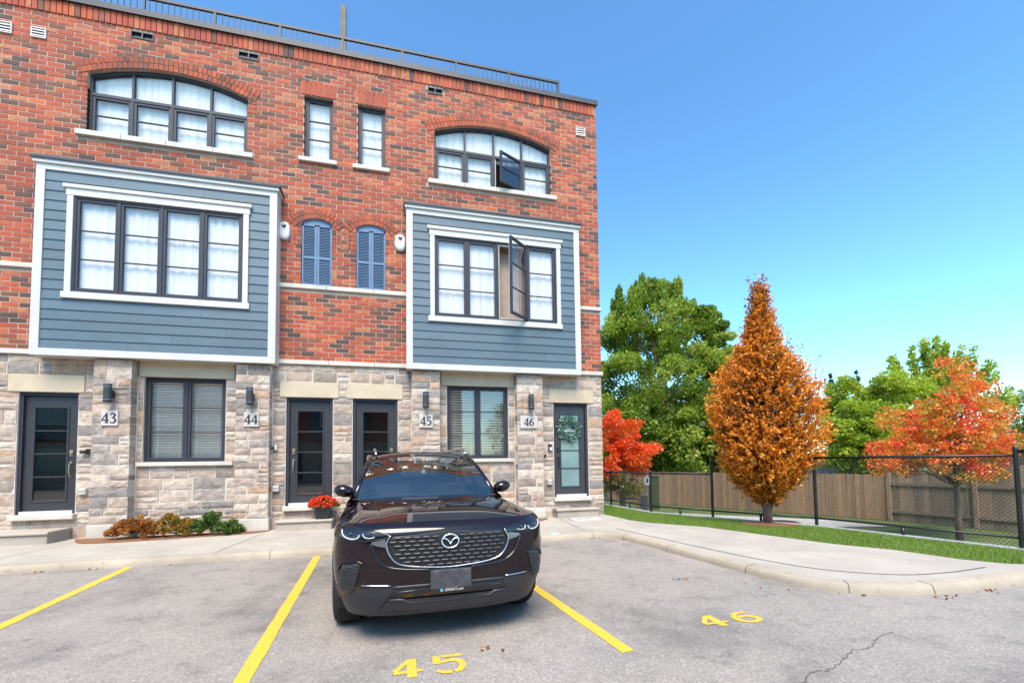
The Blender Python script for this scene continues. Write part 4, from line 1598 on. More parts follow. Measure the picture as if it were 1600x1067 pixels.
def wood_fence(A, B, hA, hB, label, mat, rails_front=False, bw=.14, zA=LOW, zB=LOW):
    a, b = np.array(A, float), np.array(B, float)
    L_ = np.linalg.norm(b - a); t = (b - a) / L_; n = np.array([t[1], -t[0]])
    if np.dot(n, CAM[:2] - a) < 0: n = -n
    root = thing('wooden_fence', label, 'fence', (*((a + b) / 2), LOW))
    k = int(L_ / bw)
    ang = math.atan2(t[1], t[0])
    ms = []
    for v in range(3):
        me = MB().box(-bw / 2 + .003, bw / 2 - .003, -.010, .010, 0, 1).mesh('board'); me.materials.append(mat); ms.append(me)
    for i in range(k):
        f = (i + .5) / k
        p = a + (b - a) * f + n * rnd.uniform(-.004, .004)
        z0 = zA + (zB - zA) * f
        o = link('board', ms[i % 3], root, (p[0], p[1], z0 + .0))
        o.rotation_euler = (0, rnd.uniform(-.006, .006), ang)
        o.scale = (1, 1, hA + (hB - hA) * f + rnd.uniform(-.012, .012))
    sgn = 1 if rails_front else -1
    for hh in (.35, .5 * (hA + hB) - .62 if rails_front else 1.2):
        q0 = a + n * .045 * sgn; q1 = b + n * .045 * sgn
        MB().obox((*q0, zA + hh), (*q1, zB + hh), .05, .10).build('rail', mat, root)
    m = max(1, round(L_ / 2.4))
    for i in range(m + 1):
        f = i / m; q = a + (b - a) * f + n * .06 * sgn
        MB().box(-.055, .055, -.055, .055, 0, (hA + (hB - hA) * f) + (.02 if rails_front else -.02)).build('post', mat, root, loc=(q[0], q[1], zA + (zB - zA) * f)).rotation_euler = (0, 0, ang)
    return root


pc = depth_at(1390, 812, 16.5)[:2]; pl = depth_at(1030, 790, 23.5)[:2]; pr = depth_at(1590, 835, 13.6)[:2]
po = pr + (pr - pc) * .45
pl2 = pl + (pl - pc) * .35
wood_fence(pc, pl2, 1.70, 1.70, 'brown board fence behind the orange tree, boards facing the lawn', M['fwood'])
wood_fence(pc + np.array([.02, -.05]), po, 1.80, 2.15, 'greyer board fence with rails and posts showing, on the right', M['fwood2'], True)

# ------------------------------------------------------------------ vegetation
def fast_mesh(name, V, quads, tones, mat, parent=None, smooth=False):
    me = bpy.data.meshes.new(name)
    n, m = len(V), len(quads)
    k = quads.shape[1]
    me.vertices.add(n); me.vertices.foreach_set('co', V.astype(np.float32).ravel())
    me.loops.add(m * k); me.loops.foreach_set('vertex_index', quads.astype(np.int32).ravel())
    me.polygons.add(m); me.polygons.foreach_set('loop_start', np.arange(0, m * k, k, dtype=np.int32)); me.polygons.foreach_set('loop_total', np.full(m, k, np.int32))
    at = me.attributes.new('tone', 'FLOAT', 'FACE'); at.data.foreach_set('value', tones.astype(np.float32))
    me.update(calc_edges=True)
    me.materials.append(mat)
    return link(name, me, parent)


def unitv(a):
    return a / np.maximum(np.linalg.norm(a, axis=1, keepdims=True), 1e-9)


def leaf_mesh(name, C_, D, size, tone, mat, parent, aspect=.5, rg=None):
    """one folded diamond leaf per centre"""
    rg = rg or np.random
    n = len(C_)
    D = unitv(D)
    A = unitv(np.cross(D, rg.normal(size=(n, 3))))
    N_ = np.cross(D, A)
    s = np.asarray(size).reshape(-1, 1)
    V = np.empty((n, 4, 3))
    V[:, 0] = C_ - D * s * .5
    V[:, 1] = C_ - A * s * aspect * .5 + N_ * s * .10
    V[:, 2] = C_ + D * s * .5
    V[:, 3] = C_ + A * s * aspect * .5 + N_ * s * .10
    Q = np.arange(n * 4).reshape(n, 4)
    return fast_mesh(name, V.reshape(-1, 3), Q, tone, mat, parent)


def limb(mbx, a, b, r0, r1, rg, n=5, wob=.06):
    a, b = np.array(a, float), np.array(b, float)
    L_ = np.linalg.norm(b - a)
    pts = []
    for i in range(n + 1):
        t = i / n
        p = a + (b - a) * t + (rg.normal(size=3) * wob * L_ * (0 if i in (0, n) else 1)) * .5
        p[2] += .12 * L_ * math.sin(t * math.pi) * .5
        pts.append(p)
    mbx.tube(pts, list(np.linspace(r0, r1, n + 1)), 6)


def clump_tree(name, label, base, clumps, leaves_per, size, mat, trunk_r, seed, droop=.3, cat='tree', group=None, aspect=.55, spread=.5, upw=.0, tone_by_z=None, barkm='bark', fork=.35, limbs=24):
    """clumps: list of (centre, radius vec3)"""
    rg = np.random.RandomState(seed)
    root = thing(name, label, cat, tuple(base), group)
    mbx = MB()
    zs = [c[0][2] for c in clumps]
    top = max(zs)
    base = np.array(base, float)
    fk = base + np.array([0, 0, (top - base[2]) * fork])
    cxy = np.mean([c[0][:2] for c in clumps], axis=0)
    tip = np.array([cxy[0], cxy[1], base[2] + (top - base[2]) * .85])
    trunk_pts = [base - np.array([0, 0, .06]), base + (fk - base) * .3, fk, fk + (tip - fk) * .5, tip]
    mbx.tube(trunk_pts, [trunk_r * 1.35, trunk_r, trunk_r * .8, trunk_r * .45, trunk_r * .15], 8)
    idx = rg.permutation(len(clumps))[:limbs]
    for i in idx:
        c = np.array(clumps[i][0])
        t = rg.uniform(.0, .6)
        s = fk + (tip - fk) * t
        if c[2] < s[2]: s = fk * .7 + base * .3
        limb(mbx, s, c, trunk_r * rg.uniform(.25, .42), trunk_r * .05, rg)
    mbx.t = [float(rg.rand()) for _ in mbx.t]
    mbx.build('trunk', M[barkm], root, smooth=True)
    Cs, Ds, Ss, Ts = [], [], [], []
    ctr = np.mean([c[0] for c in clumps], axis=0)
    for c, r in clumps:
        c = np.array(c); r = np.array(r) * np.ones(3)
        n = int(leaves_per * rg.uniform(.7, 1.3))
        d = unitv(rg.normal(size=(n, 3)))
        rad = rg.uniform(.25, 1, size=(n, 1)) ** .6
        p = c + d * rad * r
        out = unitv((c - ctr).reshape(1, 3)) * .5 + d * spread + rg.normal(size=(n, 3)) * .45 + np.array([0, 0, upw - droop])
        Cs.append(p); Ds.append(out); Ss.append(size * rg.uniform(.6, 1.25, n))
        base_t = rg.uniform(.12, .85)
        Ts.append(np.clip(base_t + rg.normal(size=n) * .16, 0, 1))
    leaf_mesh('crown', np.concatenate(Cs), np.concatenate(Ds), np.concatenate(Ss), np.concatenate(Ts), mat, root, aspect, rg)
    return root


def ellipsoid_clumps(c, r, n, cr, seed, lo=.45, flat=1.0, zmin=None, power=.45):
    rg = np.random.RandomState(seed)
    out = []
    while len(out) < n:
        d = rg.normal(size=3); d /= np.linalg.norm(d)
        t = lo + (1 - lo) * rg.rand() ** power
        p = np.array(c) + d * t * np.array(r)
        if zmin is not None and p[2] < zmin: continue
        k = cr * rg.uniform(.7, 1.3)
        out.append((p, (k, k, k * flat)))
    return out


GREEN1 = leaf_mat('maple_green_leaves', [(.0, (.09, .14, .014)), (.3, (.175, .265, .022)), (.6, (.28, .39, .035)), (.85, (.39, .46, .055)), (1, (.48, .48, .10))], .5, .5)
GREEN2 = leaf_mat('light_green_leaves', [(.0, (.17, .24, .016)), (.35, (.33, .44, .026)), (.7, (.47, .55, .045)), (1, (.58, .56, .09))], .55, .7)
GREEN3 = leaf_mat('dark_conifer_needles', [(.0, (.012, .028, .012)), (.5, (.025, .055, .020)), (1, (.05, .09, .03))], .15, .7)
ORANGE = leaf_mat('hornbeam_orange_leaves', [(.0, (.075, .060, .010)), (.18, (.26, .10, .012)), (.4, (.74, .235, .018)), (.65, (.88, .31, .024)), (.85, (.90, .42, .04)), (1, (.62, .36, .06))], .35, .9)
FLAME = leaf_mat('maple_orange_red_leaves', [(.0, (.30, .28, .03)), (.2, (.62, .36, .04)), (.42, (.86, .30, .04)), (.62, (.90, .19, .035)), (.82, (.90, .12, .04)), (1, (.85, .10, .08))], .45, .9)
RED = leaf_mat('maple_red_leaves', [(.0, (.5, .18, .02)), (.3, (.85, .15, .02)), (.65, (.92, .10, .02)), (1, (.92, .16, .04))], .45, .7)

# big green maple beyond the corner
b = depth_at(1030, 780, 30); b[2] = LOW
c = depth_at(1020, 610, 30)
rgm = np.random.RandomState(5)
cl = ellipsoid_clumps(c, (4.9, 4.5, 6.7), 250, .80, 11, .42, .8) + ellipsoid_clumps(c - np.array([0, 0, 3.2]), (4.9, 4.4, 3.4), 90, .8, 13, .5, .8)
sh = []
for k in range(70):                                 # upright shoots along the top
    a = rgm.uniform(0, 6.28); rr = rgm.uniform(0, .85)
    p = c + np.array([math.cos(a) * 4.6 * rr, math.sin(a) * 4.2 * rr, 6.5 * math.sqrt(1 - rr * rr) + rgm.uniform(.0, .9)])
    sh.append((p, (.26, .26, .75)))
for k in range(40):
    a = rgm.uniform(-.9, .9); e = rgm.uniform(-.2, .9)
    d = ray(1140, 600); side = np.array([d[1], -d[0], 0]); side /= np.linalg.norm(side)
    p = c + side * 5.0 * math.cos(e) * math.cos(a) + np.array([0, 0, 6.4 * math.sin(e)])
    sh.append((p + side * .3, (.75, .5, .3)))
clump_tree('maple_tree', 'tall dense green maple rising behind the corner of the building', b, cl + sh, 330, .23, GREEN1, .30, 21, .15, upw=.25, fork=.2, limbs=40)
# companion green tree further right behind the orange one
b = depth_at(1150, 770, 29); b[2] = LOW; c = depth_at(1150, 690, 29)
clump_tree('broadleaf_tree', 'low green tree showing left of the orange columnar tree', b, ellipsoid_clumps(c, (2.6, 2.2, 2.6), 70, .6, 12, .4, .8), 220, .24, GREEN1, .16, 22)

# orange columnar hornbeam on the lawn
TB = onz(1200, 816, .09)
rg = np.random.RandomState(3)
prz = [.50, .62, .84, 1.22, 1.72, 2.45, 2.94, 3.30, 3.61, 4.2, 4.6, 4.95, 5.2]
prr = [.10, .24, .56, .87, 1.04, 1.05, .92, .68, .40, .22, .13, .07, .02]
root = thing('hornbeam_tree', 'flame-shaped columnar tree with dense orange leaves on the lawn', 'tree', tuple(TB))
tk = MB()
for k in range(6):
    a = k * 1.05; o = np.array([math.cos(a), math.sin(a), 0])
    tk.tube([TB + o * .035 + np.array([0, 0, -.06]), TB + o * .05 + np.array([0, 0, .28]), TB + o * .16 + np.array([0, 0, .75]), TB + o * .42 + np.array([0, 0, 1.6]), TB + o * .5 + np.array([0, 0, 2.6])], [.055, .042, .034, .02, .008], 7)
tk.tube([TB + np.array([0, 0, -.06]), TB + np.array([0, 0, .6]), TB + np.array([.02, 0, 2.2]), TB + np.array([0, 0, 5.0])], [.075, .06, .04, .008], 8)
for k in range(60):
    a = rg.uniform(0, 6.28); zz = rg.uniform(.9, 3.6); rr = np.interp(zz, prz, prr) * .8
    limb(tk, TB + np.array([0, 0, zz * .55]), TB + np.array([math.cos(a) * rr, math.sin(a) * rr, zz]), .016, .004, rg, 4)
tk.t = [float(rg.rand()) for _ in tk.t]
M['palebark'] = wood_mat('pinkish_smooth_bark', (.22, .15, .115), 'geo', (12, 12, 3))
tk.build('trunk', M['palebark'], root, smooth=True)
Cs, Ds, Ss, Ts = [], [], [], []
for k in range(9500):                                # short leafy twigs pointing up and outward
    a = rg.uniform(0, 6.2832)
    zz = .5 + (5.15 - .5) * rg.rand() ** 1.25
    lump = 1 + .10 * math.sin(3 * a + zz * 2.1) + .07 * math.sin(7 * a - zz * 3.3)
    rmax = np.interp(zz, prz, prr) * lump
    t = rg.rand() ** .55
    rr = rmax * t
    if zz > 3.5 and rg.rand() < (zz - 3.3) * .55: continue
    o = np.array([math.cos(a), math.sin(a), 0])
    d = o * rg.uniform(.5, 1.0) + np.array([0, 0, rg.uniform(.2, .75)]) + rg.normal(size=3) * .28
    d /= np.linalg.norm(d)
    Lt = rg.uniform(.14, .30) * (1.25 if zz > 3.2 else 1)
    n = rg.randint(8, 14)
    s = np.linspace(0, 1, n).reshape(-1, 1)
    p = TB + np.array([0, 0, zz - .09]) + o * (rr - Lt * .5) + d * s * Lt + rg.normal(size=(n, 3)) * .018
    sidev = rg.normal(size=(n, 3)) * .55
    Cs.append(p); Ds.append(d * .8 + sidev + np.array([0, 0, -.10])); Ss.append(rg.uniform(.055, .09, n))
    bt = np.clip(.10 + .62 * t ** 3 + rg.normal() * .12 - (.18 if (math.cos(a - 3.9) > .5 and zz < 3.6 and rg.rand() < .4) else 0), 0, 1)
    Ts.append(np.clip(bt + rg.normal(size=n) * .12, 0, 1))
whips = MB()
for k in range(150):                                 # thin whips above the outline
    a = rg.uniform(0, 6.28); zz = rg.uniform(1.5, 4.75)
    rr = np.interp(zz, prz, prr) * rg.uniform(.5, .92)
    o = np.array([math.cos(a), math.sin(a), 0]); n = 16
    s = np.linspace(0, 1, n).reshape(-1, 1)
    Lt = rg.uniform(.25, .6)
    p = TB + np.array([0, 0, zz]) + o * rr + (np.array([0, 0, 1.]) + o * .22) * s * Lt + rg.normal(size=(n, 3)) * .016
    whips.tube([TB + np.array([0, 0, zz - .25]) + o * rr * .85] + [TB + np.array([0, 0, zz]) + o * rr + (np.array([0, 0, 1.]) + o * .22) * t_ * Lt for t_ in (0, .5, 1)], [.006, .005, .0035, .002], 4, tone=.3)
    Cs.append(p); Ds.append(rg.normal(size=(n, 3)) + np.array([0, 0, .4])); Ss.append(rg.uniform(.04, .07, n)); Ts.append(np.clip(rg.uniform(.15, .5, n), 0, 1))
whips.build('twigs', M['palebark'], root)
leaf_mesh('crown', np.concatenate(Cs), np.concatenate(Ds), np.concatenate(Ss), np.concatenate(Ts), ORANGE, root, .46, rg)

# flame-coloured maple behind the chain-link fence
b = depth_at(1497, 800, 12.2); b[2] = LOW
rgm = np.random.RandomState(8)
cl = []
for (u, v, ru, rv, n) in ((1500, 590, 28, 25, 12), (1515, 620, 40, 22, 16), (1462, 640, 30, 16, 10), (1425, 668, 48, 26, 26), (1400, 715, 36, 22, 18), (1450, 700, 40, 25, 16), (1535, 672, 45, 22, 22), (1555, 700, 38, 24, 18), (1505, 715, 40, 22, 14), (1560, 640, 20, 14, 5), (1535, 735, 30, 12, 8), (1480, 665, 30, 20, 10)):
    for k in range(int(n * 2.1)):
        q = depth_at(u + np.clip(rgm.normal(), -1.5, 1.5) * ru * .62, v + np.clip(rgm.normal(), -1.5, 1.5) * rv * .62, 12.2 + rgm.uniform(-1.1, 1.1))
        cl.append((q, tuple(rgm.uniform(.14, .30) * np.array([1, 1, .75]))))
fm_tree = clump_tree('maple_tree', 'small maple with orange and red leaves behind the chain-link fence', b, cl, 74, .072, FLAME, .07, 23, .25, aspect=.75, fork=.45, limbs=70)
# scarlet tree beside the building corner
b = depth_at(975, 790, 19); b[2] = LOW
rgm = np.random.RandomState(9); cl = []
for (u, v, ru, rv, n) in ((962, 690, 22, 38, 26), (985, 715, 24, 24, 22), (955, 735, 22, 16, 14), (1008, 702, 20, 7, 8), (960, 655, 12, 12, 7), (990, 670, 10, 12, 4)):
    for k in range(int(n * 1.7)):
        q = depth_at(u + np.clip(rgm.normal(), -1.5, 1.5) * ru * .6, v + np.clip(rgm.normal(), -1.5, 1.5) * rv * .6, 19 + rgm.uniform(-1.1, 1.1))
        cl.append((q, tuple(rgm.uniform(.18, .40) * np.array([1, 1, .75]))))
clump_tree('maple_tree', 'small scarlet tree at the corner of the stone wall', b, cl, 130, .095, RED, .07, 24, .2, aspect=.75)
# yellow-green undergrowth of the scarlet tree
b = depth_at(972, 775, 18.5); b[2] = LOW
YG = leaf_mat('yellow_green_leaves', [(.0, (.06, .08, .01)), (.5, (.20, .20, .03)), (1, (.42, .26, .05))], .35, .7)
clump_tree('shrub', 'yellow-green shrub under the scarlet tree', b, ellipsoid_clumps(depth_at(968, 758, 18.5), (1.1, .8, .45), 22, .3, 15, .2, .7), 70, .14, YG, .04, 25, cat='shrub', limbs=8)
# light green trees behind the wooden fence
for (u, v, d, rx, rz, n, cr, sd, lab) in ((1345, 690, 20.5, 1.75, 1.9, 62, .42, 31, 'light green bushy tree right of the orange tree, over the fence'), (1415, 640, 21.5, 1.9, 1.9, 60, .42, 32, 'yellow-green tree behind the flame-coloured maple'), (1325, 640, 24, 1.2, 1.7, 30, .38, 33, 'pale green slender tree in front of the dark conifers')):
    b = depth_at(u, 800, d); b[2] = LOW
    clump_tree('broadleaf_tree', lab, b, ellipsoid_clumps(depth_at(u, v, d), (rx, rx * .8, rz), n * 2, cr, sd, .35, .75, LOW + .8), 160, .17, GREEN2, .08, sd, .25, group='green trees behind the wooden fence')
# tall loose tree with long whips
b = depth_at(1480, 760, 25); b[2] = LOW
rgm = np.random.RandomState(14); cl = []
for k in range(46):
    a = rgm.uniform(-1.25, 1.35)
    base_ = np.array([1465 + 70 * math.sin(a) * .4, 640])
    tipu, tipv = 1468 + 118 * math.sin(a), 655 - 122 * math.cos(a) * rgm.uniform(.75, 1.02)
    for t in np.linspace(.35, 1, 7):
        q = depth_at(base_[0] + (tipu - base_[0]) * t, base_[1] + (tipv - base_[1]) * t, 25 + rgm.uniform(-.8, .8))
        cl.append((q, (.20, .20, .22)))
clump_tree('broadleaf_tree', 'tall loose green tree with long bare shoots behind the flame-coloured maple', b, cl, 40, .19, GREEN2, .10, 26, .1, upw=.3, limbs=60)
b = depth_at(1596, 720, 27); b[2] = LOW
clump_tree('broadleaf_tree', 'rounded green treetop at the right edge above the roof', b, ellipsoid_clumps(depth_at(1606, 655, 27), (1.7, 1.5, 1.5), 40, .45, 17, .4, .8), 110, .17, GREEN1, .10, 27)
b = depth_at(1690, 740, 24); b[2] = LOW
clump_tree('broadleaf_tree', 'green tree beyond the right end of the board fence', b, ellipsoid_clumps(depth_at(1700, 670, 24), (2.2, 1.8, 2.0), 40, .5, 18, .4, .8), 100, .18, GREEN1, .10, 28)


def conifer(u, vtop, d, r, label, seed):
    b = depth_at(u, 760, d); b[2] = LOW
    top = depth_at(u, vtop, d)[2]
    rg = np.random.RandomState(seed)
    root = thing('conifer_tree', label, 'tree', tuple(b), 'dark conifers behind the fence')
    t = MB().tube([b - np.array([0, 0, .1]), np.array([b[0], b[1], top])], [.16, .02], 7); t.t = [.5] * len(t.t); t.build('trunk', M['bark'], root, smooth=True)
    H = top - b[2]; Cs, Ds, Ss, Ts = [], [], [], []
    for k in range(420):
        f = rg.rand() ** .7; zz = top - f * H * .92; rr = r * (f ** .85) * rg.uniform(.55, 1.0); a = rg.uniform(0, 6.28)
        o = np.array([math.cos(a), math.sin(a), 0]); n = 26; s = np.linspace(.15, 1, n).reshape(-1, 1)
        p = np.array([b[0], b[1], zz]) + o * rr * s + np.array([0, 0, -.22]) * rr * s ** 2 + rg.normal(size=(n, 3)) * .06
        Cs.append(p); Ds.append(o + rg.normal(size=(n, 3)) * .6); Ss.append(rg.uniform(.12, .22, n)); Ts.append(np.clip(rg.uniform(.2, .7) + rg.normal(size=n) * .12, 0, 1))
    leaf_mesh('crown', np.concatenate(Cs), np.concatenate(Ds), np.concatenate(Ss), np.concatenate(Ts), GREEN3, root, .3, rg)


conifer(1306, 582, 36, 1.7, 'dark conifer top left of the pair behind the green trees', 41)
conifer(1347, 576, 33, 1.5, 'dark conifer top right of the pair behind the green trees', 42)
# tree across the lot, only in reflections
clump_tree('broadleaf_tree', 'green tree across the parking lot behind the camera', (10.5, -29, 0), ellipsoid_clumps((10.5, -29, 4.2), (2.6, 2.6, 3.0), 60, .8, 44, .4, .8), 70, .3, GREEN1, .2, 45)

# low shrubs in the bed and mulch
bed = MB().slab(curve_pts([(-5.78, -.23), (-5.35, -.78), (-4.6, -.80), (-3.7, -.66), (-2.9, -.52), (-2.60, -.30), (-2.56, -.23)], 5), SW - .01, SW + .014)
tag(bed.build('mulch_bed', M['mulch']), kind='structure')
tag(MB().slab(curve_pts([(2.46, -.23), (2.62, -.66), (3.0, -.62), (3.26, -.34), (3.28, -.23)], 5), SW - .01, SW + .014).build('mulch_bed', M['mulch']), kind='structure')
q = TB
ring = [(q[0] + .62 * math.cos(a) * (1 + .12 * math.sin(3 * a)), q[1] + .45 * math.sin(a) * (1 + .1 * math.cos(2 * a)) - .12) for a in np.linspace(0, 6.283, 26)[:-1]]
tag(MB().slab(ring, .06, .098).build('mulch_bed', M['mulch']), kind='structure')
RUST = leaf_mat('rusty_dry_leaves', [(.0, (.14, .05, .012)), (.4, (.40, .135, .025)), (.8, (.55, .24, .05)), (1, (.5, .33, .09))], .3, 3)
GOLD = leaf_mat('gold_green_leaves', [(.0, (.07, .09, .012)), (.35, (.30, .18, .025)), (.7, (.46, .22, .03)), (1, (.16, .21, .03))], .3, 4)
SHG = leaf_mat('shrub_green_leaves', [(.0, (.03, .07, .012)), (.5, (.08, .16, .02)), (1, (.18, .26, .05))], .3, 3)
for (x, y, rx, h, mt, lab, sd) in ((-4.70, -.50, .46, .36, RUST, 'rust-brown dry shrub at the left of the bed below the window', 51), (-4.08, -.46, .46, .40, GOLD, 'orange and green shrub in the middle of the bed below the window', 52), (-3.52, -.43, .34, .40, SHG, 'green leafy shrub at the right of the bed below the window', 53), (-3.16, -.40, .17, .22, SHG, 'smallest green sprig at the right end of the bed', 54)):
    rg = np.random.RandomState(sd)
    cl = []
    for k in range(80 if rx > .2 else 24):
        a = rg.uniform(0, 6.28); rr = rg.rand() ** .5
        cl.append(((x + math.cos(a) * rx * rr, y + math.sin(a) * .20 * rr, SW + .04 + h * (1 - rr * rr * .75) * rg.uniform(.35, 1)), (.06, .06, .05)))
    clump_tree('shrub', lab, (x, y, SW + .01), cl, 60, .045, mt, .012, sd, .0, 'shrub', upw=.5, group='low shrubs in the bed', limbs=30, fork=.15)

# flower pot on the second step
px_, py_ = -1.56, -.235
zt = SW + .205
pot = thing('flower_pot', 'square black planter of red chrysanthemums on the second door step', 'flower pot', (px_, py_, zt))
M['potblack'] = plain('black_planter', (.022, .023, .025), .5)
def frus(h0, h1, a, b): return [(-a, -a, h0), (a, -a, h0), (a, a, h0), (-a, a, h0), (-b, -b, h1), (b, -b, h1), (b, b, h1), (-b, b, h1)]
BF = [(0, 3, 2, 1), (4, 5, 6, 7), (0, 1, 5, 4), (1, 2, 6, 5), (2, 3, 7, 6), (3, 0, 4, 7)]
MB().add([(px_ + x, py_ + y, zt + z_) for x, y, z_ in frus(0, .26, .115, .155)], BF).build('planter', M['potblack'], pot)
MB().add([(px_ + x, py_ + y, zt + z_) for x, y, z_ in frus(.262, .30, .168, .172)], BF).build('rim', M['potblack'], pot)
rg = np.random.RandomState(61)
FLOW = leaf_mat('red_petals', [(.0, (.45, .03, .01)), (.5, (.78, .055, .012)), (1, (.88, .12, .02))], .3, 8)
n = 260; d = unitv(rg.normal(size=(n, 3)) * np.array([1, 1, .8]) + np.array([0, 0, .45])); d[:, 2] = np.abs(d[:, 2]) * .9 - .15
heads = np.array([px_, py_, zt + .29]) + d * np.array([.29, .22, .23]) * rg.uniform(.8, 1.0, (n, 1))
Cs = np.repeat(heads, 16, axis=0) + rg.normal(size=(n * 16, 3)) * .012
leaf_mesh('blossom', Cs, np.repeat(d, 16, axis=0) * .4 + rg.normal(size=(n * 16, 3)), np.full(n * 16, .030), np.clip(np.repeat(rg.uniform(.3, .8, n), 16) + rg.normal(size=n * 16) * .12, 0, 1), FLOW, pot, .6, rg)
n = 1500; d = unitv(rg.normal(size=(n, 3)))
d[:, 2] = np.abs(d[:, 2]) - .2
leaf_mesh('foliage', np.array([px_ + .03, py_, zt + .27]) + d * np.array([.30, .21, .17]) * rg.uniform(.4, 1, (n, 1)), d + rg.normal(size=(n, 3)) * .5, np.full(n, .05), rg.uniform(.1, .5, n), SHG, pot, .5, rg)

# wreath on the last door
wx, wz, wy = 3.985, 2.20, .065
wr = thing('wreath', 'round eucalyptus wreath with a small white welcome sign on the last door', 'wreath', (wx, wy, wz - .3))
rg = np.random.RandomState(62)
EUC = leaf_mat('eucalyptus_leaves', [(.0, (.05, .10, .06)), (.5, (.15, .27, .21)), (1, (.32, .46, .40))], .25, 5)
n = 1500; a = rg.uniform(0, 6.283, n); rr = .205 + rg.normal(size=n) * .045
Cs = np.stack([wx + np.cos(a) * rr * 1.02, wy - .02 + rg.normal(size=n) * .022, wz + np.sin(a) * rr * 1.08], 1)
tang = np.stack([-np.sin(a), np.zeros(n), np.cos(a)], 1); outw = np.stack([np.cos(a), np.full(n, -.4), np.sin(a)], 1)
leaf_mesh('leaves', Cs, tang * .5 + outw * .8 + rg.normal(size=(n, 3)) * .5, rg.uniform(.045, .085, n), np.clip(rg.normal(size=n) * .22 + .5, 0, 1), EUC, wr, .6, rg)
MB().tube([(wx + .20 * math.cos(t), wy - .005, wz + .21 * math.sin(t)) for t in np.linspace(0, 6.283, 33)[:-1]], .012, 6, closed=True).build('hoop', M['bark'], wr)
MB().obox((wx, wy + .03, wz + .20), (wx, wy + .032, wz + .55), .012, .004).build('ribbon', M['black'], wr)


def text_mesh(txt, size, name, mat, parent, mtx):
    cu = bpy.data.curves.new(name, 'FONT'); cu.body = txt; cu.size = size; cu.align_x = 'CENTER'; cu.extrude = .0015; cu.resolution_u = 3
    tmp = bpy.data.objects.new(name, cu); COL.objects.link(tmp)
    bpy.context.view_layer.update()
    me = bpy.data.meshes.new_from_object(tmp.evaluated_get(bpy.context.evaluated_depsgraph_get()))
    bpy.data.objects.remove(tmp); bpy.data.curves.remove(cu)
    me.transform(mtx); me.materials.clear(); me.materials.append(mat)
    return link(name, me, parent)


FRONT = lambda x, y, z: Matrix.Translation((x, y, z)) @ Matrix.Rotation(R(90), 4, 'X')
text_mesh('welcome', .085, 'welcome_lettering', M['white'], wr, FRONT(wx, wy - .06, wz - .085))

# door mat
mat_ = thing('door_mat', 'pale door mat with dark border and lettering below the wreathed door', 'door mat', (4.05, -.62, SW))
mc = [(3.66, -.96), (4.46, -.86), (4.50, -.42), (3.70, -.44)]
MB().slab(mc, SW, SW + .010).build('pile', concrete_mat('pale_mat_fibre', (.50, .48, .45), .1, .1), mat_)
g = MB(); ins = lambda k: [(4.08 + (x - 4.08) * k, -.67 + (y + .67) * k) for x, y in mc]
A_, B_ = ins(.95), ins(.92)
for i in range(4):
    j = (i + 1) % 4
    g.add([(*A_[i], SW + .0125), (*A_[j], SW + .0125), (*B_[j], SW + .0125), (*B_[i], SW + .0125)], [(0, 1, 2, 3)])
g.build('border', M['ink'], mat_)
g = MB()
for k, (x, w, h) in enumerate(((3.86, .05, .13), (3.93, .03, .07), (3.98, .03, .06), (4.05, .05, .12), (4.13, .05, .12), (4.21, .03, .06), (4.26, .03, .06))):
    y = -.74 + (x - 3.86) * .09
    for dx, dy in ((0, 0), (w * .6, .005)):                  # illegible dark strokes, as in the photograph
        g.add([(x + dx, y + dy, SW + .0125), (x + dx + w * .4, y + dy, SW + .0125), (x + dx + w * .4, y + dy + h, SW + .0125), (x + dx, y + dy + h, SW + .0125)], [(0, 1, 2, 3)])
g.build('lettering', M['ink'], mat_)

# scrap at the kerb, fallen leaves
q = onz(868, 843, .0)
sc_ = MB().add([(q[0] + x, q[1] + y + .02, z_ + .004) for x, y, z_ in ((-.07, 0, 0), (.07, .0, 0), (.075, .03, 0), (-.075, .035, 0), (-.08, .01, .12), (.078, .0, .125), (.07, .045, .115), (-.07, .05, .12))], BF)
tag(sc_.build('plastic_tub', plain('pale_green_plastic', (.42, .52, .47), .4)), 'small pale green plastic tub standing against the kerb', 'tub')
rg = np.random.RandomState(71); Cs = []
kf = [p for p in kerb_front if -6 < p[0] < 6.5]
for k in range(36):
    p = kf[rg.randint(len(kf))]; Cs.append((p[0] + rg.normal() * .2, p[1] - abs(rg.normal()) * .10 - .02, .012))
for u, v in ((285, 858), (70, 893), (155, 888), (160, 869), (760, 1010), (1062, 905), (1541, 922), (1570, 912), (350, 870), (325, 868)):
    q = onz(u, v, .0)
    for k in range(5): Cs.append((q[0] + rg.normal() * .04, q[1] + rg.normal() * .03 - .04, .012))
Cs = np.array(Cs); n = len(Cs)
D = rg.normal(size=(n, 3)) * np.array([1, 1, .12])
tag(leaf_mesh('fallen_leaves', Cs, D, rg.uniform(.03, .06, n), rg.uniform(0, .6, n), RUST, None, .6, rg), 'scattered dry leaves along the kerb', 'leaves', kind='stuff')

# grass blades on the lawn strip
def in_poly(x, y, poly):
    ins_ = np.zeros(len(x), bool); j = len(poly) - 1
    for i in range(len(poly)):
        xi, yi = poly[i]; xj, yj = poly[j]
        c_ = ((yi > y) != (yj > y)) & (x < (xj - xi) * (y - yi) / ((yj - yi) + 1e-12) + xi)
        ins_ ^= c_; j = i
    return ins_


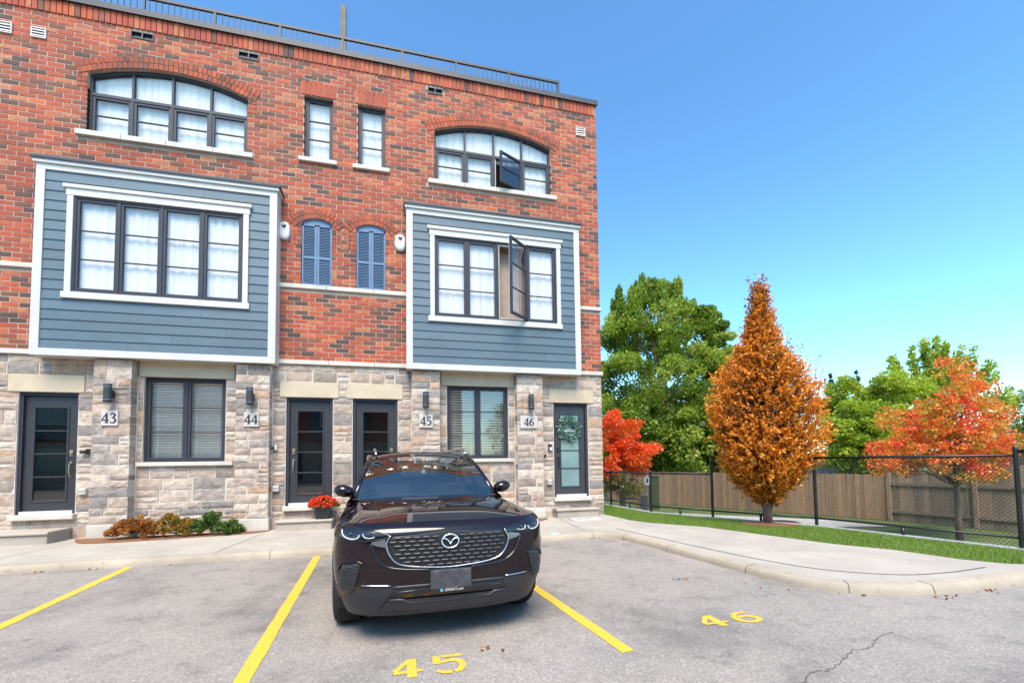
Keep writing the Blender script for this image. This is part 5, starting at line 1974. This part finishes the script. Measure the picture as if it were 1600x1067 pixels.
rg = np.random.RandomState(81)
X = rg.uniform(4.8, 8.9, 150000); Y = rg.uniform(-6.5, 4.5, 150000)
k = in_poly(X, Y, lawn_poly) & ~in_poly(X, Y, ring)
X, Y = X[k], Y[k]; n = len(X)
H = rg.uniform(.022, .055, n); a = rg.uniform(0, 6.283, n); ln = rg.normal(size=(n, 2)) * .018
V = np.empty((n, 3, 3)); wd = .0032
V[:, 0] = np.stack([X - np.cos(a) * wd, Y - np.sin(a) * wd, np.full(n, .073)], 1); V[:, 1] = np.stack([X + np.cos(a) * wd, Y + np.sin(a) * wd, np.full(n, .073)], 1)
V[:, 2] = np.stack([X + ln[:, 0], Y + ln[:, 1], .075 + H], 1)
GR = leaf_mat('grass_blades', [(.0, (.09, .16, .016)), (.5, (.19, .31, .028)), (.9, (.29, .39, .05)), (1, (.42, .38, .14))], .4, 1.5)
tag(fast_mesh('grass', V.reshape(-1, 3), np.arange(n * 3).reshape(n, 3), np.clip(rg.normal(size=n) * .2 + .5, 0, 1), GR), 'short green grass of the lawn strip', 'grass', kind='stuff')

# ------------------------------------------------------------------ low yard: bench, bin, sign, cabinet, shed, house
bq = depth_at(988, 785, 20.0); bx_, by_ = bq[0], bq[1]
M['bwood'] = wood_mat('pale_bench_wood', (.34, .22, .12), 'object')
bn = thing('garden_bench', 'pale wooden bench in the low yard beside the grey bin', 'bench', (bx_, by_, LOW), local=True, rz=R(-35))
for k in range(3): MB().box(-.55, .35, -.22 + k * .14, -.10 + k * .14, .42, .45).build('seat_slat', M['bwood'], bn)
for k in range(3): MB().box(-.55, .35, .22, .25, .55 + k * .13, .65 + k * .13).build('back_slat', M['bwood'], bn)
for x in (-.5, .3):
    for y in (-.18, .24): MB().box(x - .035, x + .035, y - .03, y + .03, -.03, .42 if y < 0 else .93).build('leg', M['bwood'], bn)
    MB().box(x - .04, x + .04, -.2, .22, .62, .65).build('armrest', M['bwood'], bn)
    MB().box(x - .03, x + .03, -.2, -.14, .451, .62).build('arm_post', M['bwood'], bn)
q = depth_at(1005, 785, 20.6)
bn = thing('litter_bin', 'dark grey lidded bin beside the pale bench', 'bin', (q[0], q[1], LOW), local=True, rz=R(-20))
BINM = plain('grey_bin_plastic', (.075, .08, .09), .5)
MB().add([(x, y, z_) for x, y, z_ in frus(-.03, .72, .15, .19)], BF).build('body', BINM, bn)
MB().add([(x, y, z_) for x, y, z_ in frus(.721, .79, .205, .17)], BF).build('lid', BINM, bn)
q = depth_at(1012, 785, 20.8)
bn = thing('sign_post', 'white oval sign with a dark blue mark on a post by the bench', 'sign', (q[0], q[1], LOW), local=True, rz=R(-25))
MB().box(-.05, .05, -.03, .03, -.05, 1.62).build('post', M['bwood'], bn)
g = MB(); g.prism([(.15 * math.cos(t), 1.38 + .22 * math.sin(t)) for t in np.linspace(0, 6.283, 25)[:-1]], -.05, -.032); g.build('face', M['white'], bn)
MB().prism([(.05 * math.cos(t), 1.38 + .12 * math.sin(t)) for t in np.linspace(0, 6.283, 17)[:-1]], -.055, -.051).build('emblem', plain('navy_paint', (.02, .06, .13), .5), bn)
q = depth_at(1021, 785, 21.5)
bn = thing('utility_cabinet', 'dark green utility cabinet in front of the brown fence', 'cabinet', (q[0], q[1], LOW), local=True, rz=R(-25))
CABM = plain('dark_green_paint', (.035, .055, .02), .5)
MB().bbox(-.26, .26, -.22, .22, -.03, 1.52, .012).build('body', CABM, bn); MB().box(-.29, .29, -.25, .25, 1.521, 1.58).build('lid', CABM, bn)
SHI = plain('grey_shingle', (.14, .125, .12), .9, var=.4, vscale=9, bs=.5)
q = depth_at(1262, 735, 27)
sh_ = thing('shed', 'grey shingled shed roof showing over the brown fence', 'shed', (q[0], q[1], LOW), local=True, rz=R(-60))
MB().box(-1.5, 1.5, -1.2, 1.2, -.05, 1.2).build('wall', M['fwood2'], sh_)
MB().add([(-1.7, -1.4, 1.15), (1.7, -1.4, 1.15), (1.7, 0, 2.1), (-1.7, 0, 2.1), (1.7, 1.4, 1.15), (-1.7, 1.4, 1.15)], [(0, 1, 2, 3), (3, 2, 4, 5), (1, 4, 2), (0, 3, 5)]).build('roof', SHI, sh_)
q = depth_at(1630, 690, 32)
hs = thing('house', 'low brick house with a dark roof at the right edge behind the trees', 'house', (q[0], q[1], LOW), local=True, rz=R(-70))
MB().box(-5, 5, -3, 3, -.05, 3.0).build('wall', M['fbrick'], hs)
MB().add([(-5.4, -3.4, 2.95), (5.4, -3.4, 2.95), (5.0, 0, 4.7), (-5.0, 0, 4.7), (5.4, 3.4, 2.95), (-5.4, 3.4, 2.95)], [(0, 1, 2, 3), (3, 2, 4, 5), (1, 4, 2), (0, 3, 5)]).build('roof', SHI, hs)
for x in (-3, 0, 3):
    MB().box(x - .6, x + .6, -3.04, -3.002, 1.0, 2.3).build('window', M['frost'], hs)

# ------------------------------------------------------------------ the parked car
def paint_mat():
    m, nt, b = new_mat('dark_plum_paint')
    n = noise(nt, 900, 1)
    r = ramp(nt, n.outputs[0], [(.3, (.006, .0025, .004)), (.7, (.010, .004, .0065))])
    nt.links.new(r.outputs[0], b.inputs['Base Color'])
    b.inputs['Metallic'].default_value = .0
    b.inputs['Roughness'].default_value = .45
    b.inputs['Specular IOR Level'].default_value = .0
    b.inputs['Coat Weight'].default_value = 1.0
    b.inputs['Coat Roughness'].default_value = .012
    b.inputs['Coat IOR'].default_value = 1.5
    return m


M['paint'] = paint_mat()
M['clad'] = plain('grey_cladding', (.027, .026, .034), .45, var=.06, bs=.05, bscale=300)
M['gloss'] = plain('gloss_black_plastic', (.006, .006, .007), .12, coat=.5)
M['tyre'] = plain('tyre_rubber', (.016, .015, .015), .8, bs=.2)
M['chrome'] = plain('dark_chrome', (.55, .54, .57), .16, metal=1.0, var=.04)
M['satin'] = plain('satin_silver_trim', (.20, .20, .22), .25, metal=.6, var=.05)
M['rim'] = plain('dark_alloy', (.06, .06, .065), .3, metal=.8)
M['cglass'] = glass_mat('windscreen_glass', (.70, .75, .72), 2.7, (1, .95, .87))
M['sglass'] = glass_mat('tinted_side_glass', (.10, .11, .11), 1.5)
M['hglass'] = glass_mat('headlight_lens', (.7, .7, .72), 1.5)
M['led'] = plain('white_light_guide', (.5, .5, .52), .3)
M['cabin'] = plain('black_cabin_trim', (.018, .018, .019), .7)
M['seatm'] = plain('dark_seat_fabric', (.03, .028, .028), .8)
M['plastic'] = plain('plate_grey', (.055, .053, .062), .35, var=.35, vscale=14)

car = thing('car', 'dark plum SUV parked nose-out in bay 45, facing the camera', 'car', (.375, -6.55, 0), local=True, rz=.055)
ZS = [.20, .30, .42, .55, .70, .85, .885, .91, .93, .95]
WS = [.79, .825, .865, .888, .893, .89, .886, .88, .872, .856]
PR = [.11, .06, .015, .0, .008, .018, .028, .046, .068, .100]
YCC, NN = .50, 3.1
LEN, BACK = 4.55, .5
wz_ = lambda z: float(np.interp(z, ZS, WS))
pz_ = lambda z: float(np.interp(z, ZS, PR))


def S(x, z, off=0.0):
    """point on the front fascia at lateral x and height z, moved outward by off"""
    w = wz_(z) + off
    s = min(abs(x) / w, .9998)
    return (x, pz_(z) + YCC - (YCC + off) * (1 - s ** NN) ** (1 / NN), z)


def ring(z):
    w, p = wz_(z), pz_(z)
    pts = []
    for a in np.linspace(0, 90, 22):
        c, s = math.cos(R(a)), math.sin(R(a))
        pts.append((w * s ** (2 / NN), p + YCC * (1 - c ** (2 / NN)), z))
    y0 = p + YCC
    for y in np.arange(y0 + .05, LEN - BACK, .05):
        f = 1 - .035 * max(0, (y - 3.0) / 1.2) ** 2
        pts.append((w * f, y, z))
    wl = pts[-1][0]
    for a in np.linspace(0, 90, 14)[1:]:
        c, s = math.cos(R(a)), math.sin(R(a))
        pts.append((wl * c ** (2 / 3.2), LEN - BACK + BACK * s ** (2 / 3.2) - (.12 if z < .35 else 0), z))
    return pts


zl = [.235, .26, .30, .34, .38, .42, .475, .52, .57, .62, .67, .72, .77, .80, .82, .84, .86, .88, .895, .91, .92, .93, .94, .95]
rings = [ring(z) for z in zl]
nmin = min(len(r_) for r_ in rings)
def resample(r_, n):
    r_ = np.array(r_); k = len(r_) - n
    if k <= 0: return r_
    drop = set(np.linspace(30, len(r_) - 20, k).astype(int)); return np.array([p for i, p in enumerate(r_) if i not in drop])
rings = [resample(r_, nmin) for r_ in rings]
AX = [(.87, .365), (3.60, .365)]
shell, cladd = MB(), MB()
for sgn in (1, -1):
    G = [[(p[0] * sgn, p[1], p[2]) for p in r_] for r_ in rings]
    for i in range(len(G) - 1):
        for j in range(nmin - 1):
            q = [G[i][j], G[i][j + 1], G[i + 1][j + 1], G[i + 1][j]]
            cy_, cz_ = sum(p[1] for p in q) / 4, sum(p[2] for p in q) / 4
            cxx = abs(sum(p[0] for p in q) / 4)
            if cxx > .55 and any(math.hypot(cy_ - a, cz_ - b) < .40 for a, b in AX): continue
            side = .62 < cy_ < 3.95
            low = cz_ < (.36 if side else (.475 if cy_ < 1 else .5))
            if cy_ < .45 and cxx > .60: low = cz_ < .475 - .0
            tgt = cladd if low else shell
            tgt.add(q, [(0, 1, 2, 3) if sgn > 0 else (3, 2, 1, 0)])


def merge(mbx):
    idx, nv, mp = {}, [], []
    for p in mbx.v:
        k = tuple(round(c, 4) for c in p)
        if k not in idx: idx[k] = len(nv); nv.append(p)
        mp.append(idx[k])
    mbx.f = [[mp[i] for i in f] for f in mbx.f]; mbx.v = nv
    return mbx


merge(shell).build('body_shell', M['paint'], car, angle=38)
merge(cladd).build('lower_cladding', M['clad'], car, angle=38)
# hood and front wings
YCOWL = lambda u: 1.34 + .20 * abs(u) ** 2.2
def top_pt(u, v):
    w0 = wz_(.95)
    yf = S(u * w0 * .9995, .95)[1]
    y1 = YCOWL(u)
    y = yf + (y1 - yf) * v
    x = u * (w0 + .012 * v)
    zc = .95 + .112 * (1 - (1 - v) ** 2.1)
    au = abs(u)
    crown = 1 - au ** 6
    sm_v = math.sin(min(1, v * 1.6) * math.pi / 2) ** 2
    z = .95 + (zc - .95) * crown + .012 * math.exp(-((au - .84) / .09) ** 2) * sm_v - .007 * math.exp(-((au - .62) / .12) ** 2) * sm_v
    return (x, y, z)
US = np.linspace(-1, 1, 121); VS = list(np.linspace(0, 1, 34) ** 1.5)
ihood = [i for i, u in enumerate(US) if abs(u) <= .868]
MB().grid([[top_pt(US[i], v) for i in ihood] for v in VS]).build('hood', M['paint'], car, angle=50)
for s_ in (-1, 1):
    uu = np.linspace(.872, 1, 9)
    MB().grid([[top_pt(u * s_, v) for u in uu] for v in VS], flip=s_ < 0).build('front_wing', M['paint'], car, angle=50)
    sm_ = MB(); sm_.tube([(p[0], p[1], p[2] - .004) for p in (top_pt(.870 * s_, v) for v in VS)], .0045, 5); sm_.build('hood_seam', M['gloss'], car)
# shoulders beside the cabin, belt
for s_ in (-1, 1):
    yy = np.arange(1.50, 4.36, .12)
    P = [[], [], []]
    for y in yy:
        f = 1 - .035 * max(0, (y - 3.0) / 1.2) ** 2 - .10 * max(0, (y - 4.0) / .5) ** 2
        P[0].append((.857 * f * s_, y, .95)); P[1].append((.845 * f * s_, y, 1.02)); P[2].append((.79 * f * s_, y, 1.075))
    MB().grid(P, flip=s_ < 0).build('shoulder', M['paint'], car, smooth=True)
# cabin
def wb(x): return (x, 1.30 + .24 * (x / .76) ** 2, 1.045 - .012 * (x / .76) ** 2)
def wt(x): return (x, 2.02 + .12 * (x / .60) ** 2, 1.488 - .045 * (x / .60) ** 2)
NXW, NZW = 16, 8
P = []
for j in range(NZW + 1):
    t = j / NZW; row_ = []
    for i in range(NXW + 1):
        u = -1 + 2 * i / NXW
        a, b = np.array(wb(u * .755)), np.array(wt(u * .595))
        q = a + (b - a) * t; q[2] += .045 * math.sin(math.pi * t); row_.append(tuple(q))
    P.append(row_)
MB().grid(P).build('windscreen', M['cglass'], car, smooth=True)
def roof_edge(y):      # half width and height of roof edge
    return float(np.interp(y, [2.0, 2.4, 3.2, 3.9, 4.25], [.615, .625, .62, .595, .57])), float(np.interp(y, [2.0, 2.4, 3.0, 3.6, 4.0, 4.25], [1.455, 1.505, 1.525, 1.515, 1.49, 1.465]))
P = []
for y in [0, .12, .3, .6, 1.0, 1.4, 1.8, 2.05, 2.2]:
    row_ = []
    for i in range(17):
        u = -1 + 2 * i / 16
        if y == 0: row_.append((u * .60, wt(u * .595)[1], wt(u * .595)[2] + .004)); continue
        yy = 2.05 + y; hw, hz = roof_edge(yy)
        row_.append((u * hw, yy + .10 * u * u * max(0, 1 - y), hz + .062 * (1 - abs(u) ** 2.6)))
    P.append(row_)
MB().grid(P).build('roof', M['paint'], car, smooth=True)
for s_ in (-1, 1):
    # A-pillar and roof side rail
    a = [np.array(wb(.762)), np.array(wt(.605))]
    pts = [a[0] + np.array([.03, .05, -.03]), a[0] + (a[1] - a[0]) * .33 + np.array([.012, .01, .02]), a[0] + (a[1] - a[0]) * .66 + np.array([.012, .01, .025]), a[1] + np.array([.012, .03, .0])]
    for y in (2.4, 2.9, 3.4, 3.9, 4.25): hw, hz = roof_edge(y); pts.append(np.array([hw + .006, y, hz - .012]))
    pts += [np.array([.62, 4.45, 1.15]), np.array([.66, 4.5, .99])]
    MB().tube([(p[0] * s_, p[1], p[2]) for p in pts], [.042, .036, .034, .034, .036, .036, .036, .04, .045, .05, .05], 10).build('pillar', M['paint'], car, smooth=True)
    # side glass
    Pg = [[], []]
    for t in np.linspace(0, 1, 14):
        yb = 1.62 + (4.25 - 1.62) * t; yt = 2.20 + (4.18 - 2.20) * t
        hw, hz = roof_edge(yt)
        f = 1 - .035 * max(0, (yb - 3.0) / 1.2) ** 2
        Pg[0].append(((.795 * f) * s_, yb, 1.07)); Pg[1].append(((hw + .012) * s_, yt, hz - .035))
    MB().grid(Pg, flip=s_ < 0).build('side_window', M['sglass'], car, smooth=True)
    for yb in (2.55, 3.45):
        t = (yb - 1.62) / 2.63; yt = 2.20 + 1.98 * t; hw, hz = roof_edge(yt); f = 1 - .035 * max(0, (yb - 3.0) / 1.2) ** 2
        MB().tube([((.80 * f) * s_, yb, 1.06), ((hw + .02) * s_, yt, hz - .03)], .03, 6).build('pillar', M['gloss'], car, smooth=True)
    MB().tube([(.815 * s_, y, 1.072) for y in np.linspace(1.6, 4.2, 8)], .010, 6).build('belt_trim', M['gloss'], car)
    # roof rails
    rp = [(.555, 2.20, 1.525), (.565, 2.34, 1.575), (.575, 2.6, 1.60), (.575, 3.4, 1.60), (.565, 3.85, 1.585), (.55, 4.02, 1.53)]
    MB().tube([(x * s_, y, z_) for x, y, z_ in rp], [.012, .017, .018, .018, .017, .012], 8).build('roof_rail', M['chrome'], car, smooth=True)
    # mirrors
    mm = MB()
    prof_ = [(.80, .55, 1.0), (.83, .95, 1.0), (.89, 1.15, .98), (.945, 1.0, .9), (.985, .5, .8)]
    rg_ = []
    for x, sc, sy in prof_:
        rr_ = []
        for k in range(14):
            a_ = 2 * math.pi * k / 14
            rr_.append((x * s_, 1.62 + .075 * sc * sy * math.cos(a_) + .02, 1.122 + .062 * sc * math.sin(a_) - .12 * (.89 - x)))
        rg_.append(rr_ + [rr_[0]])
    mm.grid(rg_, flip=s_ > 0)
    for rr_, fl in ((rg_[0], s_ > 0), (rg_[-1], s_ < 0)):
        b0 = len(mm.v); mm.v += rr_[:-1]; fc = [b0 + k for k in range(14)]; mm.f.append(fc if fl else fc[::-1]); mm.t.append(None)
    mr = merge(mm).build('mirror', M['paint'], car, smooth=True)
    MB().tube([(.775 * s_, 1.66, 1.045), (.83 * s_, 1.645, 1.075)], [.035, .026], 8).build('mirror_stalk', M['gloss'], mr, smooth=True)
    # headlights
    hl = [(.455, .862), (.54, .888), (.66, .912), (.755, .926), (.822, .918), (.806, .866), (.745, .830), (.65, .822), (.57, .828), (.485, .842)]
    def panel(poly, off, nz=8, nx=10):
        zs_ = [p[1] for p in poly]; out = []
        for zz in np.linspace(min(zs_) + 1e-4, max(zs_) - 1e-4, nz + 1):
            xs_ = []
            for i in range(len(poly)):
                (x0, z0), (x1, z1) = poly[i], poly[(i + 1) % len(poly)]
                if (z0 - zz) * (z1 - zz) <= 0 and z0 != z1: xs_.append(x0 + (x1 - x0) * (zz - z0) / (z1 - z0))
            lo, hi = min(xs_), max(xs_)
            out.append([S(x, zz, off) for x in np.linspace(lo, hi, nx + 1)])
        return out
    sg = lambda P_: [[(x * s_, y, z_) for x, y, z_ in r_] for r_ in P_]
    h_ = MB().grid(sg(panel(hl, .004)), flip=s_ < 0).build('headlight', M['gloss'], car, smooth=True)
    for pts, r_ in (([(.812, .905), (.806, .872), (.775, .848), (.725, .840), (.690, .852), (.682, .872)], .0055), ([(.655, .880), (.648, .858), (.62, .848), (.585, .850), (.570, .858)], .0042)):
        cc = curve_pts(pts, 5)
        MB().tube([(lambda q: (q[0] * s_, q[1], q[2]))(S(x, z_, .010)) for x, z_ in cc], r_, 7).build('light_guide', M['led'], h_, smooth=True)
    for x, z_ in ((.745, .875), (.615, .868)):
        q = S(x, z_, .004)
        MB().lathe([(.014, 0), (.016, -.006), (.011, -.012)], (q[0] * s_, q[1], q[2]), 16, 'y').build('projector', M['rim'], h_, smooth=True)
    tb = curve_pts(hl + [hl[0]], 3)
    MB().tube([(lambda q: (q[0] * s_, q[1], q[2]))(S(x, z_, .003)) for x, z_ in tb[:-1]], .006, 5, closed=True).build('headlight_rim', M['gloss'], h_, smooth=True)
    # bumper side vents
    vp = [(.665, .668), (.80, .662), (.835, .56), (.832, .45), (.80, .412), (.725, .425), (.69, .56)]
    v_ = MB().grid(sg(panel(vp, .004, 8, 8)), flip=s_ < 0).build('side_vent', M['gloss'], car, smooth=True)
    vg = MB()
    for k in range(13):
        zz = .445 + k * .0165
        xs_ = [x for x, z_ in ()]
        row_ = panel([(x, z_) for x, z_ in vp], .004, 2, 2)
        lo = np.interp(zz, [.425, .56, .668], [.733, .70, .675]); hi = np.interp(zz, [.412, .45, .56, .662], [.795, .825, .828, .795])
        vg.tube([(lambda q: (q[0] * s_, q[1], q[2]))(S(x, zz, .007)) for x in np.linspace(lo, hi, 5)], .0035, 4)
    vg.build('vent_slats', M['clad'], v_)
    lip = curve_pts([(.655, .655), (.70, .676), (.76, .676), (.81, .655), (.842, .60)], 5)
    MB().tube([(lambda q: (q[0] * s_, q[1], q[2]))(S(x, z_, .004)) for x, z_ in lip], .008, 6).build('vent_lip', M['paint'], car, smooth=True)
    # bright bumper strip and wing of the grille
    MB().tube([(lambda q: (q[0] * s_, q[1], q[2]))(S(x, .488 + .03 * max(0, x - .45), .006)) for x in np.linspace(.45, .665, 8)], .0055, 6).build('bumper_strip', M['chrome'], car, smooth=True)
    wing = [(.49, .835), (.585, .826), (.60, .798), (.49, .775)]
    MB().grid(sg(panel(wing, .010, 4, 5)), flip=s_ < 0).build('grille_wing', M['satin'], car, smooth=True)
    # wheel arch cladding
    for (ay, az) in AX:
        ga = MB(); A2 = []
        for r_, xo in ((.378, .88), (.392, .915), (.445, .922), (.458, .907)):
            A2.append([(min(xo, wz_(az + r_ * math.sin(R(t))) + xo - .905) * s_, ay + r_ * math.cos(R(t)), az + r_ * math.sin(R(t))) for t in np.linspace(-4, 184, 30)])
        ga.grid(A2, flip=s_ > 0)
        ga.build('wheel_arch', M['clad'], car, smooth=True)
        gw = MB().grid([[(x * s_, ay + .41 * math.cos(R(t)), az + .41 * math.sin(R(t))) for t in np.linspace(-20, 200, 24)] for x in (.55, .88)]); gw.build('arch_liner', M['cabin'], car, smooth=True)
        # wheel
        cx_ = .795 * s_; tw = .115
        pr_ = [(.235, -tw + .01), (.30, -tw), (.342, -tw + .008), (.360, -tw + .03), (.365, -.05), (.365, .05), (.360, tw - .03), (.342, tw - .008), (.30, tw), (.235, tw - .01)]
        ty = MB().lathe(pr_, (cx_, ay, .365), 48, 'x').build('wheel', M['tyre'], car, angle=40)
        tr_ = MB()
        for gx in (-.058, -.022, .022, .058): tr_.tube([(cx_ + gx, ay + .366 * math.cos(t), .365 + .366 * math.sin(t)) for t in np.linspace(0, 6.283, 49)[:-1]], .0042, 4, closed=True)
        tr_.build('tread_groove', M['cabin'], ty)
        MB().lathe([(.232, -.02), (.236, .07), (.228, .085), (.20, .06), (.06, .05), (.03, .07)] if s_ > 0 else [(.03, -.07), (.06, -.05), (.20, -.06), (.228, -.085), (.236, -.07), (.232, .02)], (cx_, ay, .365), 32, 'x').build('rim', M['rim'], ty, angle=30)
        sp_ = MB()
        for k in range(5):
            a_ = k * 2 * math.pi / 5 + .3
            sp_.obox((cx_ + .075 * s_, ay + .03 * math.cos(a_), .365 + .03 * math.sin(a_)), (cx_ + .085 * s_, ay + .225 * math.cos(a_), .365 + .225 * math.sin(a_)), .05, .02, (s_, 0, 0))
        sp_.build('spokes', M['rim'], ty)
    # door seams and handles
    for y in (1.75, 2.72, 3.55): MB().tube([(.855 * s_, y, .40), (.895 * s_, y, .70), (.885 * s_, y + .02, .90), (.850 * s_, y + .03, 1.0)], .004, 4).build('door_seam', M['gloss'], car)
    for y in (2.5, 3.35): MB().tube([(.885 * s_, y, .885), (.91 * s_, y + .03, .89), (.91 * s_, y + .17, .89), (.885 * s_, y + .2, .885)], .012, 6).build('door_handle', M['paint'], car, smooth=True)
    MB().bbox(.50 * s_ if s_ > 0 else -.80, .80 if s_ > 0 else -.50, 4.46, 4.56, .86, .95, .01).build('tail_light', plain('red_lens', (.35, .01, .01), .2), car)

# grille
gp = [(0, .882), (.40, .878), (.452, .855), (.482, .80), (.462, .728), (.410, .668), (.325, .640), (.05, .612), (0, .611)]
full = gp + [(-x, z_) for x, z_ in gp[::-1][1:-1]]
gr = MB().grid(panel(full, .003, 10, 24)).build('grille', plain('black_grille_void', (.004, .004, .005), .6), car, smooth=True)
gb = MB()
zg = [.630 + k * .0305 for k in range(8)]
for k, zz in enumerate(zg):
    hw = float(np.interp(zz, [.612, .640, .668, .728, .80, .862, .888], [.10, .30, .395, .447, .466, .44, .40]))
    x = -.60 + (k % 2) * .0355
    while x < hw:
        if x > -hw and x + .042 < hw and not (math.hypot((x + .02) / .085, (zz - .802) / .07) < 1):
            p = [S(x + dx, zz + dz, .012) for dx, dz in ((-.003, .003), (.004, .0), (.040, 0), (.047, .003))]
            gb.tube(p, .0046, 5)
            gb.tube([S(x + .021, zz, .011), S(x + .021, zz - .004, .006)], .006, 4)
        x += .071
gb.build('grille_studs', plain('grey_grille_studs', (.055, .052, .058), .45), gr)
# surround
low = [(.452, .865), (.484, .80), (.464, .726), (.412, .662), (.326, .632), (.16, .612), (0, .604)]
lc = curve_pts(low + [(-x, z_) for x, z_ in low[::-1][1:]], 5)
MB().tube([S(x, z_, .012) for x, z_ in lc], .007, 8).build('grille_surround', M['chrome'], gr, smooth=True)
dk = [(.60, .80), (.585, .77), (.545, .69), (.49, .637), (.40, .611), (.22, .594), (0, .585)]
lc = curve_pts(dk + [(-x, z_) for x, z_ in dk[::-1][1:]], 5)
MB().tube([S(x, z_, .002) for x, z_ in lc], .011, 8).build('grille_dark_outline', M['gloss'], gr, smooth=True)  # gloss-black bead along the outer edge of the grille surround
# emblem: oval ring with a winged V
em = MB()
e_ = lambda x, z_, o=.020: S(x, z_, o)
em.tube([e_(.066 * math.cos(t), .802 + .052 * math.sin(t)) for t in np.linspace(0, 6.283, 37)[:-1]], .0065, 7, closed=True)
for s_ in (-1, 1):
    c_ = curve_pts([(.062 * s_, .822), (.040 * s_, .822), (.018 * s_, .808), (0, .782)], 5)
    em.tube([e_(x, z_) for x, z_ in c_], .0058, 6)
em.build('emblem', plain('bright_emblem', (.82, .82, .84), .18, metal=.9), gr, smooth=True)
# lower intake, skid plate
ip = [(0, .452), (.40, .447), (.435, .437), (.49, .378), (.36, .362), (0, .352)]
MB().grid(panel(ip + [(-x, z_) for x, z_ in ip[::-1][1:-1]], .004, 6, 24)).build('lower_intake', M['gloss'], car, smooth=True)
sp_ = [(0, .343), (.32, .346), (.36, .372), (.465, .376), (.56, .268), (0, .262)]
P = panel(sp_ + [(-x, z_) for x, z_ in sp_[::-1][1:-1]], .016, 6, 24)
MB().grid(P).build('skid_plate', M['clad'], car, smooth=True)
c_ = [(-.465, .376), (-.36, .372), (-.32, .346), (0, .343), (.32, .346), (.36, .372), (.465, .376)]
MB().tube([S(x, z_, .012) for x, z_ in c_], .011, 6).build('skid_edge', M['clad'], car, smooth=True)
MB().tube([S(x, .474 + .002 * math.cos(x * 3), .004) for x in np.linspace(-.44, .44, 20)], .010, 8).build('bumper_ledge', M['clad'], car, smooth=True)
# plate
yp = -.035
MB().bbox(-.165, .165, yp, -.004, .425, .598, .004).build('plate_frame', M['gloss'], car)
pl_ = MB().bbox(-.157, .157, yp - .006, yp - .0005, .446, .590, .003).build('licence_plate', M['plastic'], car)
text_mesh('LEGGAT.com', .026, 'dealer_lettering', M['white'], pl_, FRONT(.022, yp - .0075, .4295))
MB().lathe([(.012, 0), (.012, -.003)], (-.075, yp - .003, .437), 14, 'y').build('dealer_mark', plain('cyan_print', (.05, .35, .5), .5), pl_)
for x in (-.115, .115): MB().lathe([(.008, 0), (.006, -.004)], (x, yp - .006, .575), 10, 'y').build('plate_bolt', M['chrome'], pl_)
# dark box added to block light under the body, then cabin
MB().box(-.62, .62, .18, 4.3, .225, .45).build('underbody_light_block', M['cabin'], car)
MB().box(-.85, .85, 1.3, 3.15, .24, .40).build('sill', M['clad'], car)
cab = MB()
cab.box(-.74, .74, 1.62, 2.02, .86, 1.0)
cab.box(-.76, .76, 1.75, 4.2, .40, .55).box(-.74, .74, 4.1, 4.2, .5, 1.2)
cb = cab.build('dashboard', M['cabin'], car)
for s_ in (-1, 1):
    st = MB(); x = .36 * s_
    st.bbox(x - .24, x + .24, 2.30, 2.45, .60, 1.16, .05); st.bbox(x - .12, x + .12, 2.36, 2.44, 1.17, 1.33, .03); st.bbox(x - .24, x + .24, 1.98, 2.40, .55, .68, .04)
    st.build('seat', M['seatm'], car)
MB().bbox(-.60, .60, 3.2, 3.35, .6, 1.15, .05).build('rear_seat', M['seatm'], car)
MB().tube([(.36 + .165 * math.cos(t), 1.99 - .05 * math.sin(t), 1.0 + .155 * math.sin(t)) for t in np.linspace(0, 6.283, 29)[:-1]], .016, 7, closed=True).build('steering_wheel', M['cabin'], car, smooth=True)
MB().bbox(-.11, .11, 2.02, 2.05, 1.375, 1.435, .01).build('rear_mirror', M['gloss'], car)
MB().tube([(0, 2.02, 1.375), (0, 2.015, 1.33)], .003, 4).add([(-.025, 2.01, 1.29), (.025, 2.01, 1.29), (.025, 2.016, 1.29), (-.025, 2.016, 1.29), (-.015, 2.01, 1.335), (.015, 2.01, 1.335), (.015, 2.016, 1.335), (-.015, 2.016, 1.335)], BF).build('hanging_charm', M['led'], car)
MB().add([(-.74, 4.30, 1.07), (.74, 4.30, 1.07), (.56, 4.22, 1.46), (-.56, 4.22, 1.46)], [(0, 1, 2, 3)]).add([(-.60, 4.38, 1.0), (.60, 4.38, 1.0), (.74, 4.30, 1.07), (-.74, 4.30, 1.07)], [(0, 1, 2, 3)]).build('rear_window', M['sglass'], car)
MB().grid([[(x, 4.05 + .5 * (1 - (abs(x) / .84) ** 3.2) ** (1 / 3.2) - .02, .98) for x in np.linspace(-.83, .83, 21)], [(x * .92, 4.32, 1.075) for x in np.linspace(-.83, .83, 21)]], flip=True).build('tailgate', M['paint'], car, smooth=True)
# cowl and wipers
MB().grid([[(x, YCOWL(x / .87) - .02, 1.035) for x in np.linspace(-.80, .80, 17)], [(x, 1.36 + .24 * (x / .76) ** 2, 1.040) for x in np.linspace(-.80, .80, 17)]]).build('cowl', M['cabin'], car)
for s_, x0, x1 in ((1, .50, -.10), (1, -.08, -.62)):
    MB().tube([(x0, 1.36 + .24 * (x0 / .76) ** 2, 1.075), ((x0 + x1) / 2, 1.36 + .24 * (((x0 + x1) / 2) / .76) ** 2, 1.085), (x1, 1.345 + .24 * (x1 / .76) ** 2, 1.075)], .007, 5).build('wiper', M['cabin'], car)

for o in list(bpy.data.objects):
    if '_local' in o: del o['_local']
